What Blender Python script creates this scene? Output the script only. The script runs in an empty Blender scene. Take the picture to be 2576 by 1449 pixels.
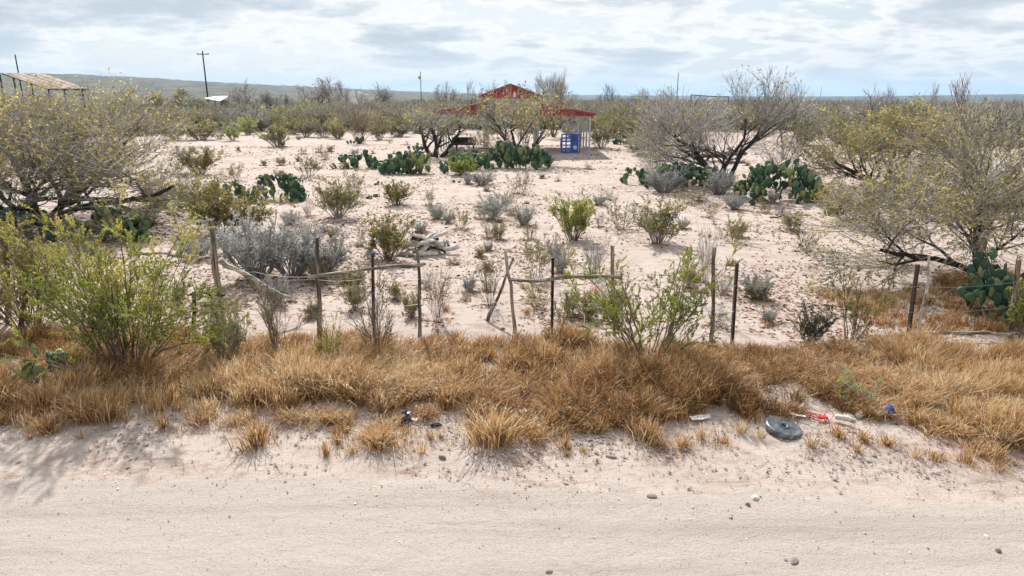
import bpy, math, random
import numpy as np
from mathutils import Vector, Matrix, Euler

# ------------------------------------------------------------------ camera, sky, sun, exposure
scene = bpy.context.scene
col = scene.collection
rad = math.radians
CAM_H = 4.0
PITCH = rad(15.64)
F = 24.0 / 36.0                      # focal length / sensor width
PW, PH = 2575.0, 1449.0              # pixel grid in which places were measured
cam_d = bpy.data.cameras.new("camera"); cam = bpy.data.objects.new("camera", cam_d); col.objects.link(cam)
cam_d.lens = 24.0; cam_d.sensor_width = 36.0; cam_d.clip_start = 0.1; cam_d.clip_end = 20000
cam.location = (0, 0, CAM_H); cam.rotation_euler = (math.pi / 2 - PITCH, 0, 0)
scene.camera = cam
scene.view_settings.view_transform = 'Standard'; scene.view_settings.look = 'None'
scene.view_settings.exposure = 0.84; scene.view_settings.gamma = 1.0
scene.view_settings.use_curve_mapping = False

SUN_EL, SUN_AZ = rad(42), rad(-13)   # azimuth from +Y (view direction), negative = left
world = bpy.data.worlds.new("World"); scene.world = world; world.use_nodes = True
wn, wl = world.node_tree.nodes, world.node_tree.links
wn.clear()
def wnode(t, **kw):
    n = wn.new(t)
    for k, v in kw.items(): setattr(n, k, v)
    return n
def wmath(op, a, b=None, c=None):
    n = wnode('ShaderNodeMath', operation=op)
    for i, v in enumerate((a, b, c)):
        if v is None: continue
        if isinstance(v, (int, float)): n.inputs[i].default_value = v
        else: wl.new(v, n.inputs[i])
    return n.outputs[0]
def ramp_set(r, stops):
    els = r.color_ramp.elements
    while len(els) > 1: els.remove(els[-1])
    els[0].position = stops[0][0]; els[0].color = (*stops[0][1], 1)
    for p, c in stops[1:]:
        e = els.new(p); e.color = (*c, 1)
sky = wnode('ShaderNodeTexSky', sky_type='NISHITA', sun_disc=False)
sky.sun_elevation = SUN_EL; sky.sun_rotation = SUN_AZ
sky.air_density = 1.0; sky.dust_density = 2.0; sky.ozone_density = 1.2
tc = wnode('ShaderNodeTexCoord'); sep = wnode('ShaderNodeSeparateXYZ'); wl.new(tc.outputs['Generated'], sep.inputs[0])
zz = wmath('ADD', wmath('MAXIMUM', sep.outputs[2], 0.0), 0.17)
comb = wnode('ShaderNodeCombineXYZ')
wl.new(wmath('DIVIDE', sep.outputs[0], zz), comb.inputs[0]); wl.new(wmath('DIVIDE', sep.outputs[1], zz), comb.inputs[1])
comb.inputs[2].default_value = 3.7
noi = wnode('ShaderNodeTexNoise'); noi.inputs['Scale'].default_value = 1.45; noi.inputs['Detail'].default_value = 10
noi.inputs['Roughness'].default_value = 0.6; noi.inputs['Distortion'].default_value = 0.12
wl.new(comb.outputs[0], noi.inputs['Vector'])
cover = wnode('ShaderNodeValToRGB'); ramp_set(cover, [(0.37, (0, 0, 0)), (0.45, (1, 1, 1))])
wl.new(noi.outputs['Fac'], cover.inputs[0])
shade = wnode('ShaderNodeValToRGB')   # thin cloud lets the sun through, thick cloud shows its grey underside
ramp_set(shade, [(0.40, (5.5, 5.9, 6.2)), (0.46, (7.3, 7.3, 7.25)), (0.50, (6.9, 6.95, 6.95)), (0.55, (5.3, 5.65, 5.95)), (0.62, (4.3, 4.8, 5.2)), (0.8, (3.9, 4.4, 4.85))])
wl.new(noi.outputs['Fac'], shade.inputs[0])
mixc = wnode('ShaderNodeMixRGB'); wl.new(cover.outputs[0], mixc.inputs[0])
veil = wnode('ShaderNodeMixRGB'); veil.inputs[0].default_value = 0.65; wl.new(sky.outputs[0], veil.inputs[1]); veil.inputs[2].default_value = (4.6, 5.3, 5.9, 1)
wl.new(veil.outputs[0], mixc.inputs[1]); wl.new(shade.outputs[0], mixc.inputs[2])
# towards the horizon the cloud deck melts into an even pale veil
hz = wnode('ShaderNodeMapRange'); wl.new(sep.outputs[2], hz.inputs[0])
hz.inputs[1].default_value = 0.0; hz.inputs[2].default_value = 0.07; hz.inputs[3].default_value = 0.8; hz.inputs[4].default_value = 0.0
mixh = wnode('ShaderNodeMixRGB'); wl.new(hz.outputs[0], mixh.inputs[0]); wl.new(mixc.outputs[0], mixh.inputs[1]); mixh.inputs[2].default_value = (5.7, 6.05, 6.3, 1)
bg = wnode('ShaderNodeBackground'); bg.inputs[1].default_value = 0.078; wl.new(mixh.outputs[0], bg.inputs[0])
wo = wnode('ShaderNodeOutputWorld'); wl.new(bg.outputs[0], wo.inputs[0])

sun_d = bpy.data.lights.new("sun", 'SUN'); sun = bpy.data.objects.new("sun", sun_d); col.objects.link(sun)
sun_d.energy = 4.2; sun_d.angle = rad(1.4); sun_d.color = (1.0, 0.955, 0.89)
sdir = Vector((math.sin(SUN_AZ) * math.cos(SUN_EL), math.cos(SUN_AZ) * math.cos(SUN_EL), math.sin(SUN_EL)))
sun.rotation_euler = sdir.to_track_quat('Z', 'Y').to_euler()

# ------------------------------------------------------------------ small tools
def vnoise(x, y, s=0):
    x = np.asarray(x, float); y = np.asarray(y, float)
    xi = np.floor(x).astype(np.int64); yi = np.floor(y).astype(np.int64); fx = x - xi; fy = y - yi
    def hsh(a, b):
        n = (a * 374761393 + b * 668265263 + s * 1442695041) & 0xffffffff
        n = ((n ^ (n >> 13)) * 1274126177) & 0xffffffff
        return ((n ^ (n >> 16)) & 0xffff) / 65535.0
    u = fx * fx * (3 - 2 * fx); v = fy * fy * (3 - 2 * fy)
    return (hsh(xi, yi) * (1 - u) + hsh(xi + 1, yi) * u) * (1 - v) + (hsh(xi, yi + 1) * (1 - u) + hsh(xi + 1, yi + 1) * u) * v - 0.5
def smooth(a, b, t):
    t = np.clip((t - a) / (b - a), 0, 1); return t * t * (3 - 2 * t)
def edge_y(x):      # where the bank tops out beside the road (runs slightly askew)
    return 7.85 - 0.055 * x
def drop(x, y):     # the plain falls away to lower land beyond the brush on the right
    a = np.arctan2(x, np.maximum(y, 1e-3)); return -13.0 * smooth(330, 900, np.hypot(x, y)) * smooth(-0.06, 0.10, a) * (np.asarray(y) > 0)
def gh(x, y):
    x = np.asarray(x, float); y = np.asarray(y, float)
    e = edge_y(x)
    road = -0.09 * (1 - smooth(-2.2, 0.6, y - e + 0.35 * vnoise(x * 0.5, y * 0.5, 5)))
    near = 1 - smooth(60, 200, np.hypot(x, y))
    und = 0.22 * vnoise(x * 0.13, y * 0.13, 1) + 0.10 * vnoise(x * 0.4, y * 0.4, 2) + 0.04 * vnoise(x * 1.3, y * 1.3, 3)
    yard = smooth(-0.2, 1.2, y - e)
    sh = smooth(-1.7, -0.9, y - e)
    fine = (0.022 * vnoise(x * 3.1, y * 3.1, 4) + 0.012 * vnoise(x * 6.3, y * 6.3, 6)) * (0.15 + 0.85 * sh)
    rut = 0.03 * vnoise(x * 0.08, (y + 0.05 * x) * 2.2, 9) * (1 - sh)
    return drop(x, y) + road + near * (und * (0.12 + 0.88 * yard) + fine + rut)
def ray(px, py):
    fpx = F * PW
    u = (px - PW / 2) / fpx; v = -(py - PH / 2) / fpx
    c, s = math.cos(PITCH), math.sin(PITCH)
    return np.array([u, c + v * s, -s + v * c])
def at(px, py):     # the ground point seen there
    d = ray(px, py); z = 0.0
    for _ in range(6):
        t = (z - CAM_H) / d[2]; p = d * t; z = float(gh(p[0], p[1]))
    return Vector((p[0], p[1], z))
def at_y(px, py, Y):  # the point at distance Y seen there
    d = ray(px, py); t = Y / d[1]
    return Vector((d[0] * t, Y, CAM_H + d[2] * t))
def to_px(p):
    c, s = math.cos(PITCH), math.sin(PITCH)
    x = p[..., 0]; y = p[..., 1]; z = p[..., 2] - CAM_H
    w = y * c - z * s; v = y * s + z * c
    return PW / 2 + F * PW * x / w, PH / 2 - F * PW * v / w

def tag(o, label=None, cat=None, group=None, kind=None):
    if label: o['label'] = label
    if cat: o['category'] = cat
    if group: o['group'] = group
    if kind: o['kind'] = kind
    return o
def empty(name, loc=(0, 0, 0), rz=0.0):
    o = bpy.data.objects.new(name, None); o.empty_display_size = 0.2; col.objects.link(o)
    o.location = loc; o.rotation_euler = (0, 0, rz); return o
def obj(name, me, parent=None, loc=None):
    o = bpy.data.objects.new(name, me); col.objects.link(o)
    if parent: o.parent = parent
    if loc is not None: o.location = loc
    return o
def mesh(name, chunks, mats, smooth_shade=True):
    """chunks: (verts Nx3, faces Mx3|Mx4, rnd N or None, material index)"""
    V, R, LV, LS, MI = [], [], [], [], []; off = 0
    for ch in chunks:
        v, f = np.asarray(ch[0], np.float32), np.asarray(ch[1], np.int64)
        if len(v) == 0 or len(f) == 0: continue
        r = ch[2] if len(ch) > 2 and ch[2] is not None else np.zeros(len(v))
        V.append(v); R.append(np.asarray(r, np.float32)); LV.append((f + off).ravel()); LS.append(np.full(len(f), f.shape[1]))
        MI.append(np.full(len(f), ch[3] if len(ch) > 3 else 0)); off += len(v)
    V = np.concatenate(V); R = np.concatenate(R); LV = np.concatenate(LV); LS = np.concatenate(LS); MI = np.concatenate(MI)
    me = bpy.data.meshes.new(name)
    me.vertices.add(len(V)); me.vertices.foreach_set('co', V.ravel())
    me.loops.add(len(LV)); me.loops.foreach_set('vertex_index', LV.astype(np.int32))
    me.polygons.add(len(LS)); me.polygons.foreach_set('loop_start', (np.cumsum(LS) - LS).astype(np.int32))
    me.polygons.foreach_set('material_index', MI.astype(np.int32))
    me.polygons.foreach_set('use_smooth', np.full(len(LS), smooth_shade))
    a = me.attributes.new('rnd', 'FLOAT', 'POINT'); a.data.foreach_set('value', R)
    for m in (mats if isinstance(mats, (list, tuple)) else [mats]): me.materials.append(m)
    me.update(calc_edges=True)
    return me
def norm(a): return a / np.maximum(np.linalg.norm(a, axis=-1, keepdims=True), 1e-9)
def tubes(P, R, n, rnd=None, mat=0, cap=False):
    P = np.asarray(P, float); N, k, _ = P.shape
    T = norm(np.gradient(P, axis=1)); ref = np.zeros_like(T); ref[..., 0] = 0.31; ref[..., 1] = 0.94; ref[..., 2] = 0.15
    par = np.abs((T * norm(ref)).sum(-1)) > 0.96; ref[par] = (0.9, -0.2, 0.3)
    U = norm(np.cross(T, ref)); W = np.cross(T, U)
    a = np.arange(n) * 2 * math.pi / n
    ring = P[:, :, None, :] + R[:, :, None, None] * (np.cos(a)[None, None, :, None] * U[:, :, None, :] + np.sin(a)[None, None, :, None] * W[:, :, None, :])
    V = ring.reshape(-1, 3)
    i = (np.arange(N) * k * n)[:, None, None]; j = (np.arange(k - 1) * n)[None, :, None]; q = np.arange(n)[None, None, :]; q2 = (np.arange(n) + 1) % n
    b = i + j
    f = np.stack([b + q, b + q2[None, None, :], b + n + q2[None, None, :], b + n + q], -1).reshape(-1, 4)
    rr = np.repeat(rnd if rnd is not None else np.zeros(N), k * n)
    out = [(V, f, rr, mat)]
    if cap:
        cv, cf = [], []; base = 0
        for t in range(N):
            for e in (0, k - 1):
                rg = ring[t, e]; c = rg.mean(0)
                cv.append(np.vstack([rg, c]))
                idx = np.arange(n); tri = np.stack([idx, (idx + 1) % n, np.full(n, n)], -1)
                if e == 0: tri = tri[:, ::-1]
                cf.append(tri + base); base += n + 1
        cv = np.vstack(cv); out.append((cv, np.vstack(cf), np.zeros(len(cv)), mat))
    return out
def box(c, s, R=None, rnd=0.0, mat=0):
    sx, sy, sz = [q / 2 for q in s]
    v = np.array([(x, y, z) for z in (-sz, sz) for y in (-sy, sy) for x in (-sx, sx)], float)
    if R is not None: v = v @ np.array(R).T
    v = v + np.array(c)
    f = np.array([(0, 2, 3, 1), (4, 5, 7, 6), (0, 1, 5, 4), (2, 6, 7, 3), (0, 4, 6, 2), (1, 3, 7, 5)])
    return (v, f, np.full(8, rnd), mat)
def prism(poly, y0, y1, mat=0):       # polygon in x,z extruded along y
    n = len(poly); v = [(x, y0, z) for x, z in poly] + [(x, y1, z) for x, z in poly]
    q = [(i, (i + 1) % n, (i + 1) % n + n, i + n) for i in range(n)]
    ch = [(np.array(v, float), np.array(q), None, mat)]
    t = [(0, i + 1, i) for i in range(1, n - 1)] + [(n, n + i, n + i + 1) for i in range(1, n - 1)]
    ch.append((np.array(v, float), np.array(t), None, mat)); return ch
def lathe(prof, n=16, mat=0):
    prof = np.array(prof, float); a = np.arange(n) * 2 * math.pi / n; k = len(prof)
    V = np.stack([prof[:, None, 0] * np.cos(a), prof[:, None, 0] * np.sin(a), np.repeat(prof[:, 1:2], n, 1)], -1).reshape(-1, 3)
    j = (np.arange(k - 1) * n)[:, None]; q = np.arange(n)[None]; q2 = ((np.arange(n) + 1) % n)[None]
    return (V, np.stack([j + q, j + q2, j + n + q2, j + n + q], -1).reshape(-1, 4), None, mat)
def ico(sub=1):
    import bmesh
    bm = bmesh.new(); bmesh.ops.create_icosphere(bm, subdivisions=sub, radius=1.0); bm.verts.ensure_lookup_table()
    v = np.array([w.co[:] for w in bm.verts]); f = np.array([[w.index for w in p.verts] for p in bm.faces]); bm.free(); return v, f

# ------------------------------------------------------------------ materials
def new_mat(name):
    m = bpy.data.materials.new(name); m.use_nodes = True; nt = m.node_tree
    return m, nt, nt.nodes['Principled BSDF']
def add(nt, t, **inp):
    n = nt.nodes.new(t)
    for k, v in inp.items(): n.inputs[k].default_value = v
    return n
def mramp(nt, src, stops):
    r = nt.nodes.new('ShaderNodeValToRGB'); ramp_set(r, stops); nt.links.new(src, r.inputs[0]); return r.outputs[0]
def attr_mat(name, stops, rough=0.8, trans=0.0, spec=0.2, tint=None):
    m, nt, b = new_mat(name)
    a = nt.nodes.new('ShaderNodeAttribute'); a.attribute_name = 'rnd'
    c = mramp(nt, a.outputs['Fac'], stops)
    nt.links.new(c, b.inputs['Base Color']); b.inputs['Roughness'].default_value = rough; b.inputs['Specular IOR Level'].default_value = spec
    if trans:
        t = nt.nodes.new('ShaderNodeBsdfTranslucent'); nt.links.new(c, t.inputs[0])
        mx = nt.nodes.new('ShaderNodeMixShader'); mx.inputs[0].default_value = trans
        nt.links.new(b.outputs[0], mx.inputs[1]); nt.links.new(t.outputs[0], mx.inputs[2])
        nt.links.new(mx.outputs[0], nt.nodes['Material Output'].inputs[0])
    return m
def noise_mat(name, stops, scale=4.0, stretch=(1, 1, 1), rough=0.8, metal=0.0, spec=0.3, bump=0.0, detail=6, dist=0.0, objrand=0.0):
    m, nt, b = new_mat(name)
    tcn = nt.nodes.new('ShaderNodeTexCoord'); mp = nt.nodes.new('ShaderNodeMapping'); mp.inputs['Scale'].default_value = stretch
    nt.links.new(tcn.outputs['Object'], mp.inputs[0])
    n = add(nt, 'ShaderNodeTexNoise', Scale=scale, Detail=detail, Roughness=0.6, Distortion=dist); nt.links.new(mp.outputs[0], n.inputs['Vector'])
    src = n.outputs['Fac']
    if objrand:
        oi = nt.nodes.new('ShaderNodeObjectInfo'); ma = nt.nodes.new('ShaderNodeMath'); ma.operation = 'MULTIPLY_ADD'
        ma.inputs[1].default_value = objrand; nt.links.new(oi.outputs['Random'], ma.inputs[0]); 
        sb = nt.nodes.new('ShaderNodeMath'); sb.operation = 'SUBTRACT'; nt.links.new(src, sb.inputs[0]); sb.inputs[1].default_value = objrand / 2
        nt.links.new(sb.outputs[0], ma.inputs[2]); src = ma.outputs[0]
    c = mramp(nt, src, stops)
    nt.links.new(c, b.inputs['Base Color']); b.inputs['Roughness'].default_value = rough; b.inputs['Metallic'].default_value = metal
    b.inputs['Specular IOR Level'].default_value = spec
    if bump:
        bp = add(nt, 'ShaderNodeBump', Strength=bump, Distance=0.02); nt.links.new(n.outputs['Fac'], bp.inputs['Height']); nt.links.new(bp.outputs[0], b.inputs['Normal'])
    return m
M = {}
# sandy ground: pale pinkish sand, patches of browner crust and litter
def sand_mat(name, pale, warm, brown, streak):
    m, nt, b = new_mat(name); L = nt.links.new
    geo = nt.nodes.new('ShaderNodeNewGeometry')
    mp = nt.nodes.new('ShaderNodeMapping'); L(geo.outputs['Position'], mp.inputs[0])
    mp.inputs['Scale'].default_value = (0.06, 1.3, 1) if streak else (1, 1, 1); mp.inputs['Rotation'].default_value = (0, 0, rad(3.2))
    big = add(nt, 'ShaderNodeTexNoise', Scale=0.9 if not streak else 2.6, Detail=9, Roughness=0.68); L(mp.outputs[0], big.inputs['Vector'])
    c1 = mramp(nt, big.outputs['Fac'], [(0.30, warm), (0.50, pale), (0.72, tuple(v * 1.06 for v in pale))])
    lit = add(nt, 'ShaderNodeTexNoise', Scale=5.5, Detail=7, Roughness=0.72, Distortion=0.6)
    mp2 = nt.nodes.new('ShaderNodeMapping'); L(geo.outputs['Position'], mp2.inputs[0]); mp2.inputs['Scale'].default_value = (0.45, 1, 1) ; L(mp2.outputs[0], lit.inputs['Vector'])
    f1 = mramp(nt, lit.outputs['Fac'], [(0.50, (0, 0, 0)), (0.66, (1, 1, 1))])
    pat = add(nt, 'ShaderNodeTexNoise', Scale=0.28, Detail=4, Roughness=0.6); L(geo.outputs['Position'], pat.inputs['Vector'])
    f2 = mramp(nt, pat.outputs['Fac'], [(0.35, (0.25, 0.25, 0.25)), (0.62, (0.95, 0.95, 0.95))])
    mul = nt.nodes.new('ShaderNodeMath'); mul.operation = 'MULTIPLY'; L(f1, mul.inputs[0]); L(f2, mul.inputs[1])
    if streak:
        pass
        m3 = nt.nodes.new('ShaderNodeMath'); m3.operation = 'MULTIPLY'; m3.inputs[1].default_value = 0.3; L(mul.outputs[0], m3.inputs[0]); mul = m3
    mx = nt.nodes.new('ShaderNodeMixRGB'); L(mul.outputs[0], mx.inputs[0]); L(c1, mx.inputs[1]); mx.inputs[2].default_value = (*brown, 1)
    gr = add(nt, 'ShaderNodeTexNoise', Scale=48 if streak else 60, Detail=5, Roughness=0.7); L(geo.outputs['Position'], gr.inputs['Vector'])
    f3 = mramp(nt, gr.outputs['Fac'], [(0.28, (0.62, 0.59, 0.57) if streak else (0.74, 0.72, 0.70)), (0.45, (0.97, 0.97, 0.97)), (0.72, (1.10, 1.10, 1.10))])
    mu = nt.nodes.new('ShaderNodeMixRGB'); mu.blend_type = 'MULTIPLY'; mu.inputs[0].default_value = 1; L(mx.outputs[0], mu.inputs[1]); L(f3, mu.inputs[2])
    L(mu.outputs[0], b.inputs['Base Color']); b.inputs['Roughness'].default_value = 0.95; b.inputs['Specular IOR Level'].default_value = 0.1
    ad = nt.nodes.new('ShaderNodeMath'); ad.operation = 'MULTIPLY_ADD'; L(lit.outputs['Fac'], ad.inputs[0]); ad.inputs[1].default_value = 2.2; L(gr.outputs['Fac'], ad.inputs[2])
    bp = add(nt, 'ShaderNodeBump', Strength=0.55 if not streak else 0.55, Distance=0.03); L(ad.outputs[0], bp.inputs['Height']); L(bp.outputs[0], b.inputs['Normal'])
    return m
M['sand'] = sand_mat('sand', (0.44, 0.375, 0.338), (0.36, 0.28, 0.237), (0.21, 0.12, 0.08), False)
M['road'] = sand_mat('packed_dirt', (0.385, 0.336, 0.306), (0.325, 0.276, 0.247), (0.21, 0.165, 0.14), True)
M['grass'] = attr_mat('dry_grass', [(0.0, (0.10, 0.05, 0.02)), (0.3, (0.32, 0.165, 0.06)), (0.6, (0.53, 0.315, 0.13)), (0.85, (0.64, 0.48, 0.27)), (1.0, (0.78, 0.68, 0.50))], 0.5, 0.35, 0.4)
M['leaf_green'] = attr_mat('leaf_green', [(0.0, (0.12, 0.17, 0.03)), (0.4, (0.28, 0.34, 0.05)), (0.7, (0.47, 0.47, 0.095)), (1.0, (0.66, 0.55, 0.16))], 0.5, 0.5)
M['leaf_bright'] = attr_mat('leaf_bright', [(0.0, (0.12, 0.18, 0.025)), (0.5, (0.27, 0.33, 0.05)), (1.0, (0.48, 0.45, 0.10))], 0.5, 0.5)
M['leaf_olive'] = attr_mat('leaf_olive', [(0.0, (0.11, 0.115, 0.03)), (0.5, (0.25, 0.225, 0.06)), (1.0, (0.46, 0.37, 0.13))], 0.55, 0.4)
M['leaf_yellow'] = attr_mat('leaf_yellow', [(0.0, (0.09, 0.095, 0.03)), (0.35, (0.22, 0.20, 0.055)), (0.65, (0.42, 0.345, 0.10)), (1.0, (0.68, 0.57, 0.24))], 0.55, 0.45)
M['leaf_sage'] = attr_mat('leaf_sage', [(0.0, (0.20, 0.20, 0.185)), (0.5, (0.36, 0.37, 0.35)), (1.0, (0.56, 0.57, 0.54))], 0.7, 0.25)
M['leaf_dark'] = attr_mat('leaf_dark', [(0.0, (0.015, 0.03, 0.014)), (0.6, (0.035, 0.06, 0.028)), (1.0, (0.08, 0.11, 0.06))], 0.5, 0.2)
M['twig'] = attr_mat('twig', [(0.0, (0.10, 0.09, 0.088)), (0.45, (0.33, 0.31, 0.305)), (1.0, (0.64, 0.62, 0.61))], 0.8)
M['twig_far'] = attr_mat('twig_far', [(0.0, (0.13, 0.115, 0.095)), (0.5, (0.34, 0.31, 0.27)), (1.0, (0.54, 0.50, 0.43))], 0.85)
M['twig_brown'] = attr_mat('twig_brown', [(0.0, (0.085, 0.06, 0.045)), (0.5, (0.20, 0.155, 0.12)), (1.0, (0.38, 0.32, 0.26))], 0.85)
M['bark'] = noise_mat('bark', [(0.35, (0.014, 0.012, 0.011)), (0.55, (0.04, 0.034, 0.03)), (0.75, (0.11, 0.10, 0.09))], 6, (1, 1, 0.3), 0.9, bump=0.6)
M['wood'] = noise_mat('weathered_wood', [(0.36, (0.06, 0.045, 0.036)), (0.5, (0.23, 0.185, 0.15)), (0.66, (0.46, 0.40, 0.35))], 26, (1, 1, 0.06), 0.9, bump=0.7, objrand=0.18)
M['wood_rail'] = noise_mat('weathered_rail', [(0.36, (0.05, 0.042, 0.036)), (0.5, (0.25, 0.22, 0.19)), (0.64, (0.52, 0.48, 0.43))], 26, (0.06, 1, 1), 0.9, bump=0.7, objrand=0.18)
M['wood_pale'] = noise_mat('bleached_wood', [(0.3, (0.14, 0.12, 0.105)), (0.48, (0.44, 0.41, 0.385)), (0.7, (0.68, 0.65, 0.62))], 9, (1, 1, 1), 0.9, bump=0.5, objrand=0.3)
M['steel'] = noise_mat('rusty_dark_steel', [(0.35, (0.018, 0.013, 0.012)), (0.6, (0.045, 0.03, 0.025)), (0.8, (0.12, 0.06, 0.035))], 14, (1, 1, 0.4), 0.55, 0.3, 0.4, 0.2)
M['galv'] = noise_mat('galvanised_steel', [(0.3, (0.30, 0.32, 0.33)), (0.7, (0.52, 0.54, 0.55))], 6, (1, 1, 0.3), 0.45, 0.6, 0.5)
M['red'] = noise_mat('red_sheet_metal', [(0.25, (0.17, 0.018, 0.018)), (0.5, (0.33, 0.028, 0.028)), (0.62, (0.36, 0.05, 0.04)), (0.75, (0.34, 0.15, 0.09))], 3.0, (1, 1, 1), 0.5, 0.0, 0.4)
M['white'] = noise_mat('white_paint', [(0.3, (0.42, 0.39, 0.35)), (0.55, (0.74, 0.73, 0.72))], 7, (1, 1, 1), 0.55, dist=1.0)
M['tinroof'] = noise_mat('rusty_tin', [(0.3, (0.27, 0.17, 0.11)), (0.5, (0.50, 0.40, 0.31)), (0.7, (0.62, 0.56, 0.48))], 1.2, (1, 0.25, 1), 0.55, 0.2, 0.4)
M['blue'] = noise_mat('blue_plastic', [(0.3, (0.012, 0.06, 0.36)), (0.7, (0.03, 0.13, 0.55))], 4, (1, 1, 1), 0.4)
M['blue_dark'] = noise_mat('faded_dark_blue', [(0.3, (0.02, 0.05, 0.12)), (0.7, (0.06, 0.13, 0.26))], 20, (1, 1, 1), 0.6)
M['black'] = noise_mat('black_plastic', [(0.3, (0.008, 0.010, 0.014)), (0.7, (0.035, 0.045, 0.06))], 6, (1, 1, 1), 0.3, 0, 0.5)
M['redplastic'] = noise_mat('red_plastic', [(0.3, (0.45, 0.02, 0.015)), (0.7, (0.62, 0.06, 0.05))], 6, (1, 1, 1), 0.35)
M['lid'] = noise_mat('dusty_black_plastic', [(0.32, (0.02, 0.027, 0.035)), (0.52, (0.075, 0.09, 0.105)), (0.7, (0.24, 0.23, 0.22))], 5, (1, 1, 1), 0.4, 0, 0.5, dist=1.5)
M['paper'] = noise_mat('dirty_paper', [(0.3, (0.30, 0.26, 0.22)), (0.5, (0.58, 0.56, 0.53)), (0.7, (0.74, 0.73, 0.71))], 9, (1, 1, 1), 0.6, dist=1.5)
M['pebble'] = attr_mat('pebbles', [(0.0, (0.09, 0.07, 0.07)), (0.15, (0.20, 0.15, 0.13)), (0.35, (0.36, 0.28, 0.235)), (0.7, (0.50, 0.43, 0.38)), (1.0, (0.75, 0.72, 0.68))], 0.85)
M['litter'] = attr_mat('leaf_litter', [(0.0, (0.10, 0.05, 0.03)), (0.5, (0.26, 0.14, 0.085)), (1.0, (0.44, 0.31, 0.21))], 0.9)
M['stone'] = noise_mat('stone', [(0.3, (0.10, 0.085, 0.08)), (0.6, (0.26, 0.22, 0.20))], 9, (1, 1, 1), 0.85, bump=0.3, objrand=0.4)
M['stone_pale'] = noise_mat('pale_stone', [(0.3, (0.42, 0.37, 0.32)), (0.6, (0.66, 0.62, 0.57))], 9, (1, 1, 1), 0.85, bump=0.3)
M['scrub'] = attr_mat('scrub', [(0.0, (0.05, 0.062, 0.028)), (0.2, (0.10, 0.105, 0.045)), (0.42, (0.165, 0.15, 0.07)), (0.6, (0.20, 0.175, 0.12)), (0.8, (0.27, 0.235, 0.19)), (1.0, (0.36, 0.30, 0.14))], 0.8, 0.25)
M['hill'] = noise_mat('brushy_slopes', [(0.38, (0.02, 0.025, 0.013)), (0.5, (0.045, 0.047, 0.025)), (0.64, (0.085, 0.078, 0.045))], 0.03, (1, 0.5, 1), 0.95, detail=9)
# cactus pads: dusty blue-green, each a little different
def cactus_mat():
    m, nt, b = new_mat('cactus_skin'); L = nt.links.new
    oi = nt.nodes.new('ShaderNodeObjectInfo')
    c = mramp(nt, oi.outputs['Random'], [(0.0, (0.022, 0.06, 0.042)), (0.35, (0.045, 0.095, 0.06)), (0.65, (0.085, 0.145, 0.08)), (0.85, (0.15, 0.20, 0.09)), (0.95, (0.25, 0.25, 0.10)), (1.0, (0.30, 0.22, 0.12))])
    t = nt.nodes.new('ShaderNodeTexCoord'); v = add(nt, 'ShaderNodeTexVoronoi', Scale=9.0); L(t.outputs['Object'], v.inputs['Vector'])
    dots = mramp(nt, v.outputs['Distance'], [(0.05, (1, 1, 1)), (0.16, (0, 0, 0))])
    n = add(nt, 'ShaderNodeTexNoise', Scale=4.0, Detail=4); L(t.outputs['Object'], n.inputs['Vector'])
    f = mramp(nt, n.outputs['Fac'], [(0.3, (0.75, 0.75, 0.75)), (0.7, (1.3, 1.3, 1.2))])
    mu = nt.nodes.new('ShaderNodeMixRGB'); mu.blend_type = 'MULTIPLY'; mu.inputs[0].default_value = 1; L(c, mu.inputs[1]); L(f, mu.inputs[2])
    mx = nt.nodes.new('ShaderNodeMixRGB'); L(dots, mx.inputs[0]); L(mu.outputs[0], mx.inputs[1]); mx.inputs[2].default_value = (0.26, 0.24, 0.14, 1)
    L(mx.outputs[0], b.inputs['Base Color']); b.inputs['Roughness'].default_value = 0.58; b.inputs['Specular IOR Level'].default_value = 0.3
    return m
M['cactus'] = cactus_mat()

# ------------------------------------------------------------------ ground, road, hills
def geo_steps(a, b, d0, r=1.12):
    out = [a]; d = d0
    while out[-1] < b: d *= r; out.append(out[-1] + d)
    return out
dx = np.arange(-15, 15.01, 0.12)
xs = np.array([-v for v in geo_steps(15, 6000, 0.12)][:0:-1] + list(dx) + geo_steps(15, 6000, 0.12)[1:])
dy = np.arange(3.5, 30.01, 0.12)
ys = np.array([3.5 - (v - 3.5) for v in geo_steps(3.5, 3000, 0.15, 1.2)][:0:-1] + list(dy) + geo_steps(30, 7000, 0.12)[1:])
def grid_mesh(name, xs, ys, hf, mat):
    X, Y = np.meshgrid(xs, ys); Z = hf(X, Y); nx, ny = len(xs), len(ys)
    V = np.stack([X, Y, Z], -1).reshape(-1, 3)
    i = np.arange(nx - 1)[None] + (np.arange(ny - 1) * nx)[:, None]
    f = np.stack([i, i + 1, i + nx + 1, i + nx], -1).reshape(-1, 4)
    return mesh(name, [(V, f)], mat)
tag(obj('ground', grid_mesh('ground', xs, ys, gh, M['sand'])), kind='structure')
rx = np.array([-v for v in geo_steps(14, 400, 0.15, 1.2)][:0:-1] + list(np.arange(-14, 14.01, 0.12)) + geo_steps(14, 400, 0.15, 1.2)[1:])
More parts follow.
